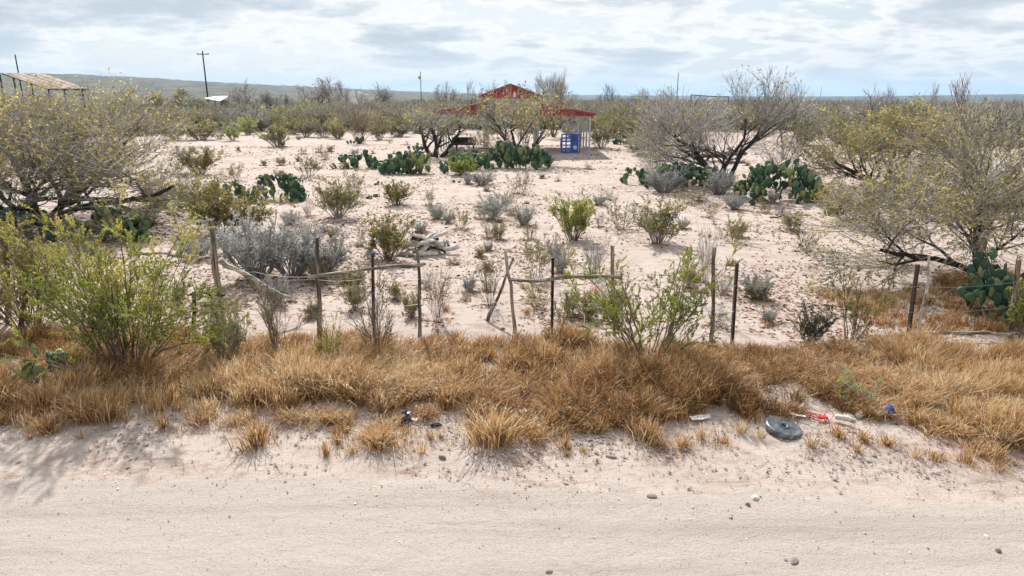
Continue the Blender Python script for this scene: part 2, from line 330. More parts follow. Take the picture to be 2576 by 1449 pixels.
# the road as a strip along the slightly askew edge
X, T = np.meshgrid(rx, np.concatenate([np.arange(-10, -2.6, 0.3), np.arange(-2.6, -0.1, 0.05)]))
Y = T + edge_y(X); E = edge_y(X) - 1.15 + 0.5 * vnoise(X * 0.45, X * 0 + 3.3, 11) + 0.22 * vnoise(X * 1.7, Y * 1.5, 12)
Z = gh(X, Y) + 0.006 - 0.03 * smooth(-0.3, 0.35, Y - E) - 0.02 * vnoise(X * 5, Y * 5, 13) * smooth(-0.5, 0.0, Y - E) - 0.06 * (1 - smooth(-9.9, -9.4, T))
nx = len(rx); i = np.arange(nx - 1)[None] + (np.arange(X.shape[0] - 1) * nx)[:, None]
tag(obj('dirt_road', mesh('dirt_road', [(np.stack([X, Y, Z], -1).reshape(-1, 3), np.stack([i, i + 1, i + nx + 1, i + nx], -1).reshape(-1, 4))], M['road'])), kind='structure')

crest_px = np.array([(-900, 186), (-200, 186), (170, 190), (400, 200), (500, 207), (700, 217), (900, 226), (1020, 231), (1180, 236), (1450, 239), (1750, 241.5), (2000, 243), (2200, 242), (2575, 237), (3400, 232)], float)
fpx = F * PW
def crest_dir(az):
    px = PW / 2 + fpx * np.tan(np.clip(az, -1.2, 1.2)) * math.cos(PITCH) / 1.0
    for _ in range(3):
        py = np.interp(px, crest_px[:, 0], crest_px[:, 1])
        w = math.cos(PITCH) - math.sin(PITCH) * (-(py - PH / 2) / fpx) * -1
        px = PW / 2 + fpx * np.tan(np.clip(az, -1.2, 1.2)) * (math.cos(PITCH) + math.sin(PITCH) * (-(py - PH / 2) / fpx))
    v = -(py - PH / 2) / fpx
    zc = -math.sin(PITCH) + v * math.cos(PITCH); yc = math.cos(PITCH) + v * math.sin(PITCH)
    return zc / yc      # height per metre of y distance
az = np.linspace(-1.15, 1.15, 700)
tr = np.concatenate([np.linspace(0, 1, 70), [1.15, 1.5]])
A, Tt = np.meshgrid(az, tr)
Rc = 1700 + 2500 * smooth(-0.35, 0.25, A)
r0 = 620.0 + 200 * smooth(-0.06, 0.10, A)
Rr = r0 + (Rc - r0) * Tt
ze = CAM_H + Rc * np.cos(A) * crest_dir(A)
z00 = -1.5 - 13.5 * smooth(-0.06, 0.10, A); sh_ = smooth(-0.25, 1.0, np.minimum(Tt, 1)) ** 1.3; Zh = z00 + (ze - z00) * (sh_ + (np.minimum(Tt, 1) ** 1.6 - sh_) * smooth(-0.06, 0.10, A)) - np.maximum(Tt - 1, 0) * 60
Xh, Yh = Rr * np.sin(A), Rr * np.cos(A)
Zh = Zh + (3.0 * vnoise(Xh / 14, Yh / 30, 21) + 1.8 * vnoise(Xh / 6, Yh / 20, 22)) * smooth(0.02, 0.2, Tt)
i = np.arange(len(az) - 1)[None] + (np.arange(len(tr) - 1) * len(az))[:, None]
tag(obj('hills', mesh('hills', [(np.stack([Xh, Yh, Zh], -1).reshape(-1, 3), np.stack([i, i + 1, i + len(az) + 1, i + len(az)], -1).reshape(-1, 4))], M['hill'])), kind='structure')

# ------------------------------------------------------------------ plant growing
def grow(rng, P0, D0, L, k, wig, up):
    N = len(P0); P = np.zeros((N, k, 3)); P[:, 0] = P0; d = norm(D0); st = (L / (k - 1))[:, None]
    for s in range(1, k):
        d = norm(d + wig * rng.normal(size=(N, 3)) + np.array([0, 0, up])); P[:, s] = P[:, s - 1] + d * st
    return P
def spawn(rng, P, R, m, t0, t1, spread, l0, l1, k, wig, up, rr=0.6, rend=0.35, flat=0.0):
    N, kk, _ = P.shape
    idx = np.repeat(np.arange(N), m); t = rng.uniform(t0, t1, len(idx)) * (kk - 1); s = np.minimum(t.astype(int), kk - 2); f = (t - s)[:, None]
    p = P[idx, s] * (1 - f) + P[idx, s + 1] * f; tan = norm(P[idx, s + 1] - P[idx, s])
    rp = R[idx, s] * (1 - f[:, 0]) + R[idx, s + 1] * f[:, 0]
    rv = rng.normal(size=(len(idx), 3)); perp = norm(rv - (rv * tan).sum(-1, keepdims=True) * tan)
    if flat: perp[:, 2] *= (1 - flat); perp = norm(perp)
    a = rng.uniform(spread * 0.5, spread * 1.3, len(idx))[:, None]
    d = tan * np.cos(a) + perp * np.sin(a)
    L = rng.uniform(l0, l1, len(idx)) * (1.15 - 0.45 * (t / (kk - 1)))
    C = grow(rng, p, d, L, k, wig, up)
    r0 = rp * rr; Rn = r0[:, None] * np.linspace(1, rend, k)[None]
    return C, Rn
def leaf_quads(rng, P, n, l, w, droop=0.0, mat=1, tone=None, fold=0.25, t0=0.15):
    N, kk, _ = P.shape; idx = rng.integers(0, N, n); t = rng.uniform(t0, 1, n) * (kk - 1); s = np.minimum(t.astype(int), kk - 2); f = (t - s)[:, None]
    p = P[idx, s] * (1 - f) + P[idx, s + 1] * f; tan = norm(P[idx, s + 1] - P[idx, s])
    d = norm(tan * 0.6 + rng.normal(size=(n, 3)) * 0.7 + np.array([0, 0, -droop])); rv = rng.normal(size=(n, 3)); sd = norm(np.cross(d, rv)); up = np.cross(sd, d)
    ln = (l * rng.uniform(0.6, 1.3, n))[:, None]; wd = (w * rng.uniform(0.7, 1.3, n))[:, None]
    a = p; b = p + d * ln * 0.5 + sd * wd * 0.5 + up * wd * fold; c = p + d * ln; e = p + d * ln * 0.5 - sd * wd * 0.5 + up * wd * fold
    V = np.stack([a, b, c, e], 1).reshape(-1, 3); fi = np.arange(n * 4).reshape(-1, 4)
    if tone is None: rn = rng.uniform(0, 1, n)
    else: rn = np.clip(tone(p) + rng.normal(size=n) * 0.16, 0, 1)
    return (V, fi, np.repeat(rn, 4), mat)
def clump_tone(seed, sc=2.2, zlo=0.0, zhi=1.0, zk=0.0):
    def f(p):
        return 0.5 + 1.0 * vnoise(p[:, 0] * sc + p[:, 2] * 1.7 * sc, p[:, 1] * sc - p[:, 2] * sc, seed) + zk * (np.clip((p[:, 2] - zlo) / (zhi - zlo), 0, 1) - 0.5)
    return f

def fit(levels, w, h, d=None):
    allp = np.concatenate([l[0].reshape(-1, 3) for l in levels]); top = np.percentile(allp[:, 2], 99.7)
    xr = np.percentile(allp[:, 0], 99.5) - np.percentile(allp[:, 0], 0.5); yr = np.percentile(allp[:, 1], 99.5) - np.percentile(allp[:, 1], 0.5)
    s = np.array([w / xr, (d or w) / yr, h / top])
    return [(P * s, R) for P, R in levels]

def mesquite(name, label, base, w, h, seed, trunks, counts, leaf, nleaf, leafsize=(0.07, 0.03), tr=0.11, lens=(1.0, 0.85, 0.62, 0.42), lean=0.7, up=(0.05, 0.05, 0.08, 0.10), spread=(0.75, 0.6, 0.55, 0.5), bias=(0, 0), tone_seed=1, depth=None, group=None, twig_r=0.0045, tone_z=0.0, droop=0.3, cat='tree'):
    rng = np.random.default_rng(seed)
    a = np.linspace(0, 2 * math.pi, trunks, endpoint=False) + rng.uniform(-0.5, 0.5, trunks)
    D0 = np.stack([np.cos(a) * lean * rng.uniform(0.5, 1.3, trunks) + bias[0], np.sin(a) * lean * rng.uniform(0.5, 1.3, trunks) + bias[1], np.ones(trunks)], -1)
    P0 = np.stack([np.cos(a) * tr * 0.9, np.sin(a) * tr * 0.9, np.full(trunks, -0.12)], -1)
    s = h / 3.2
    P = grow(rng, P0, D0, s * rng.uniform(1.5, 2.2, trunks), 8, 0.20, 0.03); R = tr * rng.uniform(0.75, 1.1, trunks)[:, None] * np.linspace(1, 0.45, 8)[None]
    lv = [(P, R)]
    ks = (7, 6, 5, 4); t0s = (0.25, 0.2, 0.15, 0.1)
    for q in range(4):
        C, Rn = spawn(rng, lv[-1][0], lv[-1][1], counts[q], t0s[q], 1.0, spread[q], s * lens[q] * 0.7, s * lens[q] * 1.25, ks[q], (0.17, 0.13, 0.10, 0.09)[q], up[q], rr=(0.62, 0.55, 0.5, 0.55)[q])
        Rn = np.maximum(Rn, twig_r * (1.5 if q < 2 else 1.0) * np.linspace(1, 0.6, ks[q])[None]); lv.append((C, Rn))
    lv = fit(lv, w, h, depth)
    o = empty(name, base, 0); tag(o, label, cat, group)
    ch = tubes(lv[0][0], lv[0][1], 8) + tubes(lv[1][0], lv[1][1], 6)
    obj('trunk', mesh('trunk', ch, M['bark']), o)
    tw = tubes(lv[2][0], lv[2][1], 4, rng.uniform(0, 0.3, len(lv[2][0]))) + tubes(lv[3][0], lv[3][1], 3, rng.uniform(0.0, 0.7, len(lv[3][0]))) + tubes(lv[4][0], lv[4][1], 3, rng.uniform(0.1, 0.9, len(lv[4][0])))
    if nleaf:
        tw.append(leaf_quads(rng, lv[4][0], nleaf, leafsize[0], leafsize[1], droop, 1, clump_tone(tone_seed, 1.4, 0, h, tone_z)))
    obj('crown', mesh('crown', tw, [M['twig'], M[leaf]]), o)
    return o

def shrub_data(rng, kind):
    """stems and leaves of a shrub about 1 m wide and 1 m tall"""
    K = dict(
        creosote=dict(n=34, lean=0.62, wig=0.10, up=0.05, c=(6, 3), cl=(0.32, 0.14), nl=3600, ls=(0.05, 0.022), r=0.008, t=0.35),
        sparse=dict(n=15, lean=0.62, wig=0.13, up=0.06, c=(5, 3), cl=(0.30, 0.13), nl=1000, ls=(0.044, 0.021), r=0.006, t=0.35),
        sage=dict(n=60, lean=0.72, wig=0.07, up=0.05, c=(6, 3), cl=(0.26, 0.11), nl=6000, ls=(0.036, 0.016), r=0.008, t=0.4),
        twigs=dict(n=22, lean=0.42, wig=0.10, up=0.04, c=(5, 3), cl=(0.28, 0.14), nl=160, ls=(0.03, 0.015), r=0.006, t=0.3),
        mound=dict(n=60, lean=0.95, wig=0.16, up=0.10, c=(5, 3), cl=(0.26, 0.13), nl=5000, ls=(0.046, 0.022), r=0.006, t=0.1),
        thicket=dict(n=40, lean=0.75, wig=0.16, up=0.05, c=(5, 4), cl=(0.30, 0.16), nl=2800, ls=(0.05, 0.022), r=0.006, t=0.2),
        rosemary=dict(n=34, lean=0.34, wig=0.07, up=0.05, c=(5, 2), cl=(0.26, 0.12), nl=5200, ls=(0.04, 0.016), r=0.007, t=0.0),
    )[kind]
    n = K['n']; a = rng.uniform(0, 2 * math.pi, n); q = K['lean'] * np.sqrt(rng.uniform(0.02, 1, n))
    D0 = np.stack([np.cos(a) * q, np.sin(a) * q, np.ones(n)], -1); P0 = np.stack([np.cos(a) * q * 0.14, np.sin(a) * q * 0.14, np.full(n, -0.05)], -1)
    P = grow(rng, P0, D0, rng.uniform(0.45, 1.2, n), 6, K['wig'], K['up'] * 0.5); R = K['r'] * rng.uniform(0.7, 1.2, n)[:, None] * np.linspace(1, 0.45, 6)[None]
    C, Rc = spawn(rng, P, R, K['c'][0], 0.3, 1.0, 0.42, K['cl'][0] * 0.6, K['cl'][0] * 1.2, 4, 0.14, K['up'], 0.75)
    G, Rg = spawn(rng, C, Rc, K['c'][1], 0.2, 1.0, 0.6, K['cl'][1] * 0.6, K['cl'][1] * 1.2, 3, 0.12, K['up'], 0.8)
    Rc = np.maximum(Rc, 0.0032); Rg = np.maximum(Rg, 0.0026)
    lv = fit([(P, R), (C, Rc), (G, Rg)], 1.0, 1.0)
    st = tubes(lv[0][0], lv[0][1], 4, rng.uniform(0, 0.7, n)) + tubes(lv[1][0], lv[1][1], 3, rng.uniform(0.1, 0.9, len(C))) + tubes(lv[2][0], lv[2][1], 3, rng.uniform(0.2, 1, len(G)))
    both = np.concatenate([lv[2][0], lv[1][0][:, 1:4]])
    lf = leaf_quads(rng, both, K['nl'], *K['ls'], 0.0, 0, clump_tone(int(rng.integers(99)), 3.0), t0=K['t'] * 0.3)
    return st, lf
VAR = {}
def variant(kind, leaf, twig, v):
    key = (kind, leaf, twig, v)
    if key not in VAR:
        rng = np.random.default_rng(sum(map(ord, kind + leaf)) * 7 + v)
        st, lf = shrub_data(rng, kind)
        VAR[key] = (mesh('stems', st, M[twig]), mesh('foliage', [lf], M[leaf]))
    return VAR[key]
_vi = [0]
FEET = []
def shrub(name, label, kind, px, py, wpx, ytop, leaf='leaf_olive', twig='twig_brown', group=None, cat='shrub', nv=3):
    b = at(px, py); t = at_y(px, ytop, b.y); w = (at_y(px + wpx, py, b.y) - at_y(px, py, b.y)).length
    FEET.append((b.x, b.y, w)); _vi[0] += 1; ms, mf = variant(kind, leaf, twig, _vi[0] % nv)
    o = empty(name, b - Vector((0, 0, 0.02)), (_vi[0] * 2.399) % 6.28); h = max(t.z - b.z, 0.1)
    o.scale = (w, w, h); tag(o, label, cat, group)
    obj('stems', ms, o); obj('foliage', mf, o)
    return o

# ------------------------------------------------------------------ big structures: barn, open shed, poles
def part(name, chunks, mat, parent, flat=True):
    return obj(name, mesh(name, chunks, mat, not flat), parent)
def barn():
    Y0 = at(1483, 388).y; Y1 = Y0 + 8.6
    o = empty('barn', (0, 0, 0)); tag(o, 'red and grey open-sided barn with raised gable and two lean-to roofs', 'barn')
    X = lambda px, py=300: at_y(px, py, Y0).x
    Zp = lambda py: at_y(1283, py, Y0).z
    xl, xr, xc = X(1214), X(1356), X(1283); zp, ze, zg = Zp(213), Zp(240), Zp(246)
    zl0, zl1, zlb = Zp(262), Zp(286), Zp(293); xR, xL = X(1492), X(1096)
    def sheets(nm, xa, xb, topf, zb, n):
        e = np.linspace(xa, xb, n + 1)
        for i in range(n):
            a, b = e[i] + 0.006, e[i + 1] - 0.006; d = 0.02 * (i % 2)
            pts = [(a, zb), (b, zb)] + [(x, topf(x)) for x in ([b] + ([xc] if a < xc < b and nm == 'gable_sheet' else []) + [a])]
            if nm == 'lean_to_sheet' and abs(topf(a) - zb) < 0.02: continue
            part(nm, prism(pts, Y0 - 0.03 - d, Y0 - d), M['red'], o)
    gt = lambda x: zp - (zp - ze) * abs(x - xc) / ((xr - xc) if x > xc else (xc - xl))
    sheets('gable_sheet', xl, xr, gt, zg, 8)
    sheets('lean_to_sheet', xr + 0.02, xR, lambda x: zl0 + (zl1 - zl0) * (x - xr) / (xR - xr), zlb, 6)
    sheets('lean_to_sheet', xL, xl - 0.02, lambda x: zl0 + (Zp(281) - zl0) * (xl - x) / (xl - xL), Zp(288), 6)
    # roofs: galvanised sheets with red trim
    def roof(xa, za, xb, zb):
        ch = prism([(xa, za + 0.02), (xb, zb + 0.02), (xb, zb + 0.06), (xa, za + 0.06)], Y0 - 0.16, Y1)
        r = part('roof_sheet', ch, M['galv'], o)
        ys_ = np.arange(Y0 + 0.3, Y1, 0.45)
        part('roof_seam', [c for y in ys_ for c in prism([(xa, za + 0.06), (xb, zb + 0.06), (xb, zb + 0.09), (xa, za + 0.09)], y, y + 0.05)], M['galv'], r)
        d = 0.08
        part('roof_trim', prism([(xa, za - d + 0.02), (xb, zb - d + 0.02), (xb, zb + 0.075), (xa, za + 0.075)], Y0 - 0.20, Y0 - 0.162), M['red'], r)
    sl = (zp - ze) / (xr - xc)
    roof(xc, zp, xr + 0.25, ze - 0.25 * sl); roof(xc, zp, xl - 0.25, ze - 0.25 * sl)
    roof(xr, zl0, xR + 0.15, zl1 - 0.03); roof(xl, zl0, xL - 0.15, Zp(281) - 0.03)
    # posts
    n = 5
    for j, y in enumerate(np.linspace(Y0 + 0.05, Y1 - 0.1, n)):
        for x, z, w in ((X(1484), zlb, 0.13), (xL + 0.1, Zp(288), 0.1), (xl + 0.08, zg, 0.15), (xr - 0.08, zg, 0.15)):
            if j in (1, 3) and abs(x) < 3: continue
            g = float(gh(x, y)); part('post', [box((x, y, (z + g) / 2 - 0.05), (w, w, z - g + 0.1))], M['galv'], o)
    for y in (Y0 + 0.05, Y1 - 0.1):
        for xa, xb, z in ((xl, xr, zg - 0.06), (xr, xR, zlb - 0.06), (xL, xl, Zp(288) - 0.06)):
            if y > Y0 + 1 : part('cross_beam', [box(((xa + xb) / 2, y, z), (xb - xa, 0.08, 0.12))], M['galv'], o)
    for x in (xl + 0.08, xr - 0.08):
        part('side_beam', [box((x, (Y0 + Y1) / 2, zl0 - 0.1), (0.08, Y1 - Y0, 0.14))], M['red'], o)
        part('red_corner', [box((x, Y0 - 0.06, (zl0 + ze) / 2), (0.2, 0.05, ze - zl0 + 0.1))], M['red'], o)
    part('rear_panel', [box(((xl + X(1300)) / 2 + 0.6, Y1, zg - 0.42), (1.9, 0.04, 0.6))], M['white'], o)
    part('rear_panel', [box((xr - 0.75, Y1, zg - 0.35), (0.7, 0.04, 0.45))], M['white'], o)
    # small pale house-shaped vent in the gable
    vx = X(1294); vz = Zp(240)
    part('gable_vent', prism([(vx - 0.11, vz - 0.13), (vx + 0.11, vz - 0.13), (vx + 0.11, vz + 0.1), (vx, vz + 0.28), (vx - 0.11, vz + 0.1)], Y0 - 0.075, Y0 - 0.052), M['white'], o)
    return Y0
BY = barn()

def open_shed():
    Y = 100.0
    o = empty('open_shed', (0, 0, 0)); tag(o, 'tall open pole shed with ribbed rusty tin roof behind the left tree', 'shed')
    E0, E1 = at_y(118, 223, Y), at_y(222, 222, Y)
    w = E1.x - E0.x; ez = (E0.z + E1.z) / 2
    rise = 1.1; run = 6.5
    ridge0 = at_y(4, 184, Y + run * 0.6); dxr = ridge0.x - E0.x; rise = ridge0.z - ez; dyr = run * 0.6
    n = 9
    for i in range(n):
        a = E0.x + w * i / n + 0.012; b = E0.x + w * (i + 1) / n - 0.012; dz = 0.03 * (i % 2)
        v = np.array([(a, Y, ez + dz), (b, Y, ez + dz), (b + dxr, Y + dyr, ez + rise + dz), (a + dxr, Y + dyr, ez + rise + dz)]); v2 = v - np.array([0, 0, 0.06])
        part('roof_sheet', [(np.vstack([v, v2]), np.array([(0, 1, 2, 3), (7, 6, 5, 4), (0, 4, 5, 1), (1, 5, 6, 2), (2, 6, 7, 3), (3, 7, 4, 0)]))], M['tinroof'], o)
    part('eave_board', [box(((E0.x + E1.x) / 2, Y + 0.1, ez - 0.16), (w, 0.08, 0.2))], M['twig_brown'], o)
    ang = math.atan2(rise, math.hypot(dxr, dyr))
    for px in (118, 158, 203):
        x = at_y(px, 225, Y).x; part('post', tubes(np.array([[(x, Y + 0.3, -0.2), (x, Y + 0.3, ez - 0.05)]]), np.array([[0.13, 0.11]]), 8), M['bark'], o)
    for px in (43, 10, 85):
        x = at_y(px, 225, Y + dyr).x; part('post', tubes(np.array([[(x, Y + dyr - 0.3, -0.2), (x, Y + dyr - 0.3, ez + rise - 0.15)]]), np.array([[0.13, 0.11]]), 8), M['bark'], o)
    r0 = Vector((E0.x, Y + 0.1, ez - 0.1)); r1 = Vector((E0.x + dxr, Y + dyr, ez + rise - 0.1))
    for off in (0.1, w - 0.1):
        part('rafter', tubes(np.array([[(r0.x + off, r0.y, r0.z), (r1.x + off, r1.y, r1.z)]]), np.array([[0.1, 0.1]]), 6), M['bark'], o)
open_shed()

def pole(label, px, ytop, ztop, arm, xform=False):
    d = ray(px, ytop); Y = (ztop - CAM_H) / d[2] * d[1]; t = at_y(px, ytop, Y)
    o = empty('utility_pole', (t.x, Y, 0)); tag(o, label, 'utility pole', 'utility poles on the skyline')
    part('shaft', tubes(np.array([[(0, 0, -0.5), (0, 0, ztop / 2), (0, 0, ztop)]]), np.array([[0.15, 0.13, 0.11]]), 8, cap=True), M['bark'], o, False)
    if arm:
        a = part('crossarm', [box((0, 0.1, ztop - 0.45), (arm, 0.12, 0.13))], M['bark'], o)
        for x in (-arm / 2 + 0.15, 0.0, arm / 2 - 0.15):
            v, f, r, m = lathe([(0, 0), (0.07, 0.02), (0.09, 0.1), (0.05, 0.2), (0, 0.22)], 8)
            part('insulator', [(v + np.array([x, 0.1, ztop - 0.385 if x else ztop]), f)], M['stone'], a, False)
    else:
        v, f, r, m = lathe([(0, 0), (0.07, 0.02), (0.09, 0.1), (0.05, 0.2), (0, 0.22)], 8)
        part('insulator', [(v + np.array([0, 0, ztop]), f)], M['stone'], o, False)
    if xform:
        v, f, r, m = lathe([(0, 0), (0.24, 0), (0.26, 0.1), (0.26, 0.8), (0.18, 0.92), (0, 0.95)], 12)
        part('transformer', [(v + np.array([-0.42, 0, ztop - 2.3]), f)], M['stone'], o, False)
pole('dark utility pole rising behind the rusty tin shed roof', 38, 139, 12.0, 0)
pole('tallest dark utility pole, with a small crossarm, left of the barn', 509, 130, 12.0, 2.2)
pole('utility pole with a transformer can, just left of the barn', 1057, 181, 12.0, 0, True)
pole('bare dark utility pole beside the big bare tree right of the barn', 1706, 184, 12.0, 0)
pole('farthest utility pole, tiny, on the flat right horizon', 2066, 219, 12.0, 0)

# pipe frame standing in the brush behind the right-hand tree
o = empty('pipe_frame'); tag(o, 'dark pipe frame of posts and a top bar in far brush', 'frame')
a, b = at_y(1738, 239, 92), at_y(1832, 244, 98)
part('post', tubes(np.array([[(a.x, a.y, -0.2), tuple(a)]]), np.array([[0.06, 0.06]]), 8), M['steel'], o, False)
part('post', tubes(np.array([[(b.x, b.y, -0.2), tuple(b)]]), np.array([[0.06, 0.06]]), 8), M['steel'], o, False)
part('top_bar', tubes(np.array([[tuple(a), tuple((a + b) / 2 + Vector((0, 0, -0.04))), tuple(b)]]), np.full((1, 3), 0.06), 8), M['steel'], o, False)
br = a.lerp(b, 0.25)
part('brace', tubes(np.array([[(a.x, a.y, a.z - 1.6), tuple(br)]]), np.array([[0.06, 0.06]]), 6), M['steel'], o, False)

# collapsed white shelter in the brush, left of centre
o = empty('ruined_shelter'); tag(o, 'collapsed shelter with a tilted white roof sheet in the far brush', 'shelter')
Yw = 118.0; q = lambda x, y, d=0: np.array(at_y(x, y, Yw + d))
v = np.array([q(513, 247), q(553, 254), q(577, 241, 2.5), q(536, 243, 2.5)]); v2 = v - np.array([0, 0, 0.12])
part('roof_sheet', [(np.vstack([v, v2]), np.array([(0, 1, 2, 3), (7, 6, 5, 4), (0, 4, 5, 1), (1, 5, 6, 2), (2, 6, 7, 3), (3, 7, 4, 0)]))], M['paper'], o)
for (xa, ya, xb, yb) in ((531, 246, 523, 262), (552, 250, 544, 272), (541, 247, 541, 268), (575, 241, 577, 268)):
    p0, p1 = q(xa, ya, .6), q(xb, yb, .6); p1[2] = min(p1[2], -0.1) if ya > 249 else p1[2]
    part('prop', tubes(np.array([[tuple(p0), tuple(p1)]]), np.array([[0.14, 0.14]]), 6), M['wood_pale'], o, False)
part('side_panel', [box(tuple(q(566, 262, 1.5)), (1.5, 0.08, 1.3))], M['wood'], o)
# distant white trailer
o = empty('trailer'); tag(o, 'far white trailer roof among the brush left of the barn', 'trailer')
Yt = 260.0; c = at_y(893, 232, Yt)
part('body', prism([(c.x - 3.6, 0.6), (c.x + 2.4, 0.6), (c.x + 2.4, c.z - 0.15), (c.x + 1.0, c.z + 0.1), (c.x - 3.6, c.z + 0.1)], Yt, Yt + 2.5), M['white'], o)
part('awning', prism([(c.x + 2.4, c.z - 0.75), (c.x + 4.4, c.z - 0.9), (c.x + 4.4, c.z - 0.82), (c.x + 2.4, c.z - 0.6)], Yt, Yt + 2.5), M['white'], o)
part('vent', [box((c.x - 1, Yt + 1, c.z + 0.35), (0.9, 0.9, 0.5))], M['white'], o)

# blue slatted crate under the right lean-to
def crate():
    Y = BY + 0.6; a, b = at_y(1411, 381, Y), at_y(1459, 337, Y)
    g = float(gh((a.x + b.x) / 2, Y)); w = b.x - a.x; h = b.z - g
    o = empty('blue_crate', (a.x, Y, g)); tag(o, 'bright blue slatted plastic crate standing under the barn roof', 'crate')
    xm = w * 0.52
    for z in np.linspace(0.04, h - 0.04, 6): part('slat', [box((xm / 2, 0, z), (xm, 0.05, 0.085))], M['blue'], o)
    for x in (0.04, xm * 0.5, xm): part('upright', [box((x, -0.012, h / 2), (0.10, 0.07, h))], M['blue'], o)
    part('front_board', [box((xm + (w - xm) / 2, 0.0, h / 2), (w - xm - 0.1, 0.05, h * 0.97))], M['blue'], o)
    part('side_board', [box((w, 0.5, h / 2), (0.05, 1.0, h * 0.95))], M['twig_brown'], o)
    part('side_board', [box((0.0, 0.5, h / 2), (0.05, 0.9, h * 0.5))], M['blue'], o)
    part('top_board', [box((w * 0.6, 0.55, h + 0.03), (w * 0.8, 0.9, 0.04))], M['paper'], o)
    for (x, z, rx_, rz_, mt) in ((w * 0.74, h * 0.28, 0.15, 0.14, 'paper'), (w * 0.70, h * 0.72, 0.13, 0.12, 'leaf_olive')):
        t = np.arange(14) * 2 * math.pi / 14; part('sticker', prism([(x + rx_ * math.cos(q) * (1 + .12 * math.sin(3 * q)), z + rz_ * math.sin(q)) for q in t], -0.036, -0.028), M[mt], o)
    part('stripe', [box((w * 0.94, -0.034, h / 2), (0.05, 0.01, h * 0.9))], M['paper'], o)
crate()
# wooden trough on legs left of the barn's centre bay
Y = BY - 1.5; a, b = at_y(1141, 365, Y), at_y(1197, 346, Y); w = b.x - a.x; g = float(gh(a.x, Y))
o = empty('feed_trough', ((a.x + b.x) / 2, Y, g)); tag(o, 'dark grey wooden feed trough on short legs before the barn', 'trough')
z0, z1 = a.z - g, b.z - g
part('front_board', [(np.array([(-w / 2, -0.3, z1), (w / 2, -0.3, z1), (w / 2 - .05, -0.12, z0), (-w / 2 + .05, -0.12, z0), (-w / 2, -0.26, z1), (w / 2, -0.26, z1), (w / 2 - .05, -0.08, z0), (-w / 2 + .05, -0.08, z0)]), np.array([(0, 3, 2, 1), (4, 5, 6, 7), (0, 1, 5, 4), (1, 2, 6, 5), (2, 3, 7, 6), (3, 0, 4, 7)]))], M['bark'], o)
part('back_board', [box((0, 0.34, (z0 + z1) / 2), (w, 0.04, z1 - z0))], M['bark'], o)
for s in (-1, 1): part('end_board', [box((s * (w / 2 - 0.08), 0.05, (z0 + z1) / 2), (0.04, 0.5, z1 - z0 - 0.06))], M['bark'], o)
part('rim_board', [box((0, -0.31, z1 + 0.03), (w + 0.1, 0.1, 0.05))], M['wood'], o)
part('bottom_board', [box((0, 0.1, z0 + 0.02), (w - 0.3, 0.42, 0.03))], M['bark'], o)
for sx in (-1, 1):
    for y in (-0.1, 0.3): part('leg', [box((sx * (w / 2 - 0.2), y, z0 / 2 - 0.05), (0.09, 0.08, z0 + 0.1))], M['bark'], o)

# ------------------------------------------------------------------ fence: posts, rails, wire
def stick_mesh(p0, p1, r0, r1, mat, seed, k=9, n=9, crook=0.012, knob=0.10):
    rng = np.random.default_rng(seed); t = np.linspace(0, 1, k)[:, None]
    P = np.array(p0) * (1 - t) + np.array(p1) * t; off = np.cumsum(rng.normal(size=(k, 3)) * crook, 0); off -= off[0] * (1 - t) + off[-1] * t
    P = P + off; R = (r0 + (r1 - r0) * t[:, 0]) * (1 + knob * rng.normal(size=k))
    ch = tubes(P[None], R[None], n, cap=True)
    v, f, r, m = ch[0]; jit = 1 + 0.06 * rng.normal(size=len(v)); ctr = np.repeat(P, n, 0); ch[0] = (ctr + (v - ctr) * jit[:, None], f, r, m)
    ch = [ch[0], (np.vstack([ch[0][0][:n], P[:1], ch[0][0][-n:], P[-1:]]), ch[1][1], None, 0)]
    return mesh('stick', ch, mat)
def post(name, label, xt, yt, xb, yb, r0, r1, mat='wood', seed=0, crook=0.012, knob=0.06, group=None, cat='fence post', lean_y=0.0):
    b = at(xb, yb); t = at_y(xt, yt, b.y + lean_y)
    p1 = t - b; d = p1.normalized(); me = stick_mesh(-d * 0.25, p1, r0 * 0.74, r1 * 0.74, M[mat], seed, crook=crook, knob=knob)
    o = obj(name, me); o.location = b; tag(o, label, cat, group); return o
def rail(name, label, x0, y0, x1, y1, r0, r1, Ya, Yb=None, mat='wood_rail', seed=0, crook=0.018, cat='fence rail'):
    a = at_y(x0, y0, Ya); b = at_y(x1, y1, Yb or Ya); me = stick_mesh((0, 0, 0), b - a, r0 * 0.8, r1 * 0.8, M[mat], seed, 11, 8, crook, 0.10)
    o = obj(name, me); o.location = a; return tag(o, label, cat)
def pipe(label, xt, yt, xb, yb, r, cap=None, flat=True):
    b = at(xb, yb); t = at_y(xt, yt, b.y); o = empty('steel_post', b); tag(o, label, 'fence post')
    p = t - b; d = p.normalized() * 0.25
    q = p.to_track_quat('Z', 'Y').to_matrix()
    L = p.length
    prof = [(-1, -0.25), (1, -0.25), (1, 0.25), (0.25, 0.25), (0.25, 1.0), (-0.25, 1.0), (-0.25, 0.25), (-1, 0.25)]   # T section
    n = 8; v = np.array([(x * r, y * r, z) for z in (-0.25, L) for x, y in prof]) @ np.array(q).T
    f4 = np.array([(i, (i + 1) % n, (i + 1) % n + n, i + n) for i in range(n)]); top = np.array([(8, 9, 10, 15), (11, 12, 13, 14)])
    part('shaft', [(v, f4), (v, top)], M['steel'], o)
    if cap:
        c = [lathe([(0, 0.05), (0.028, 0.045), (0.042, 0.03), (0.045, -0.045), (0.033, -0.05)], 10)]; c.append(box((-0.05, 0, 0.0), (0.05, 0.03, 0.02)))
        part('cap', [(w[0] * 0.85 + np.array(p), w[1]) for w in c], M['blue_dark'], o, False)
    return o
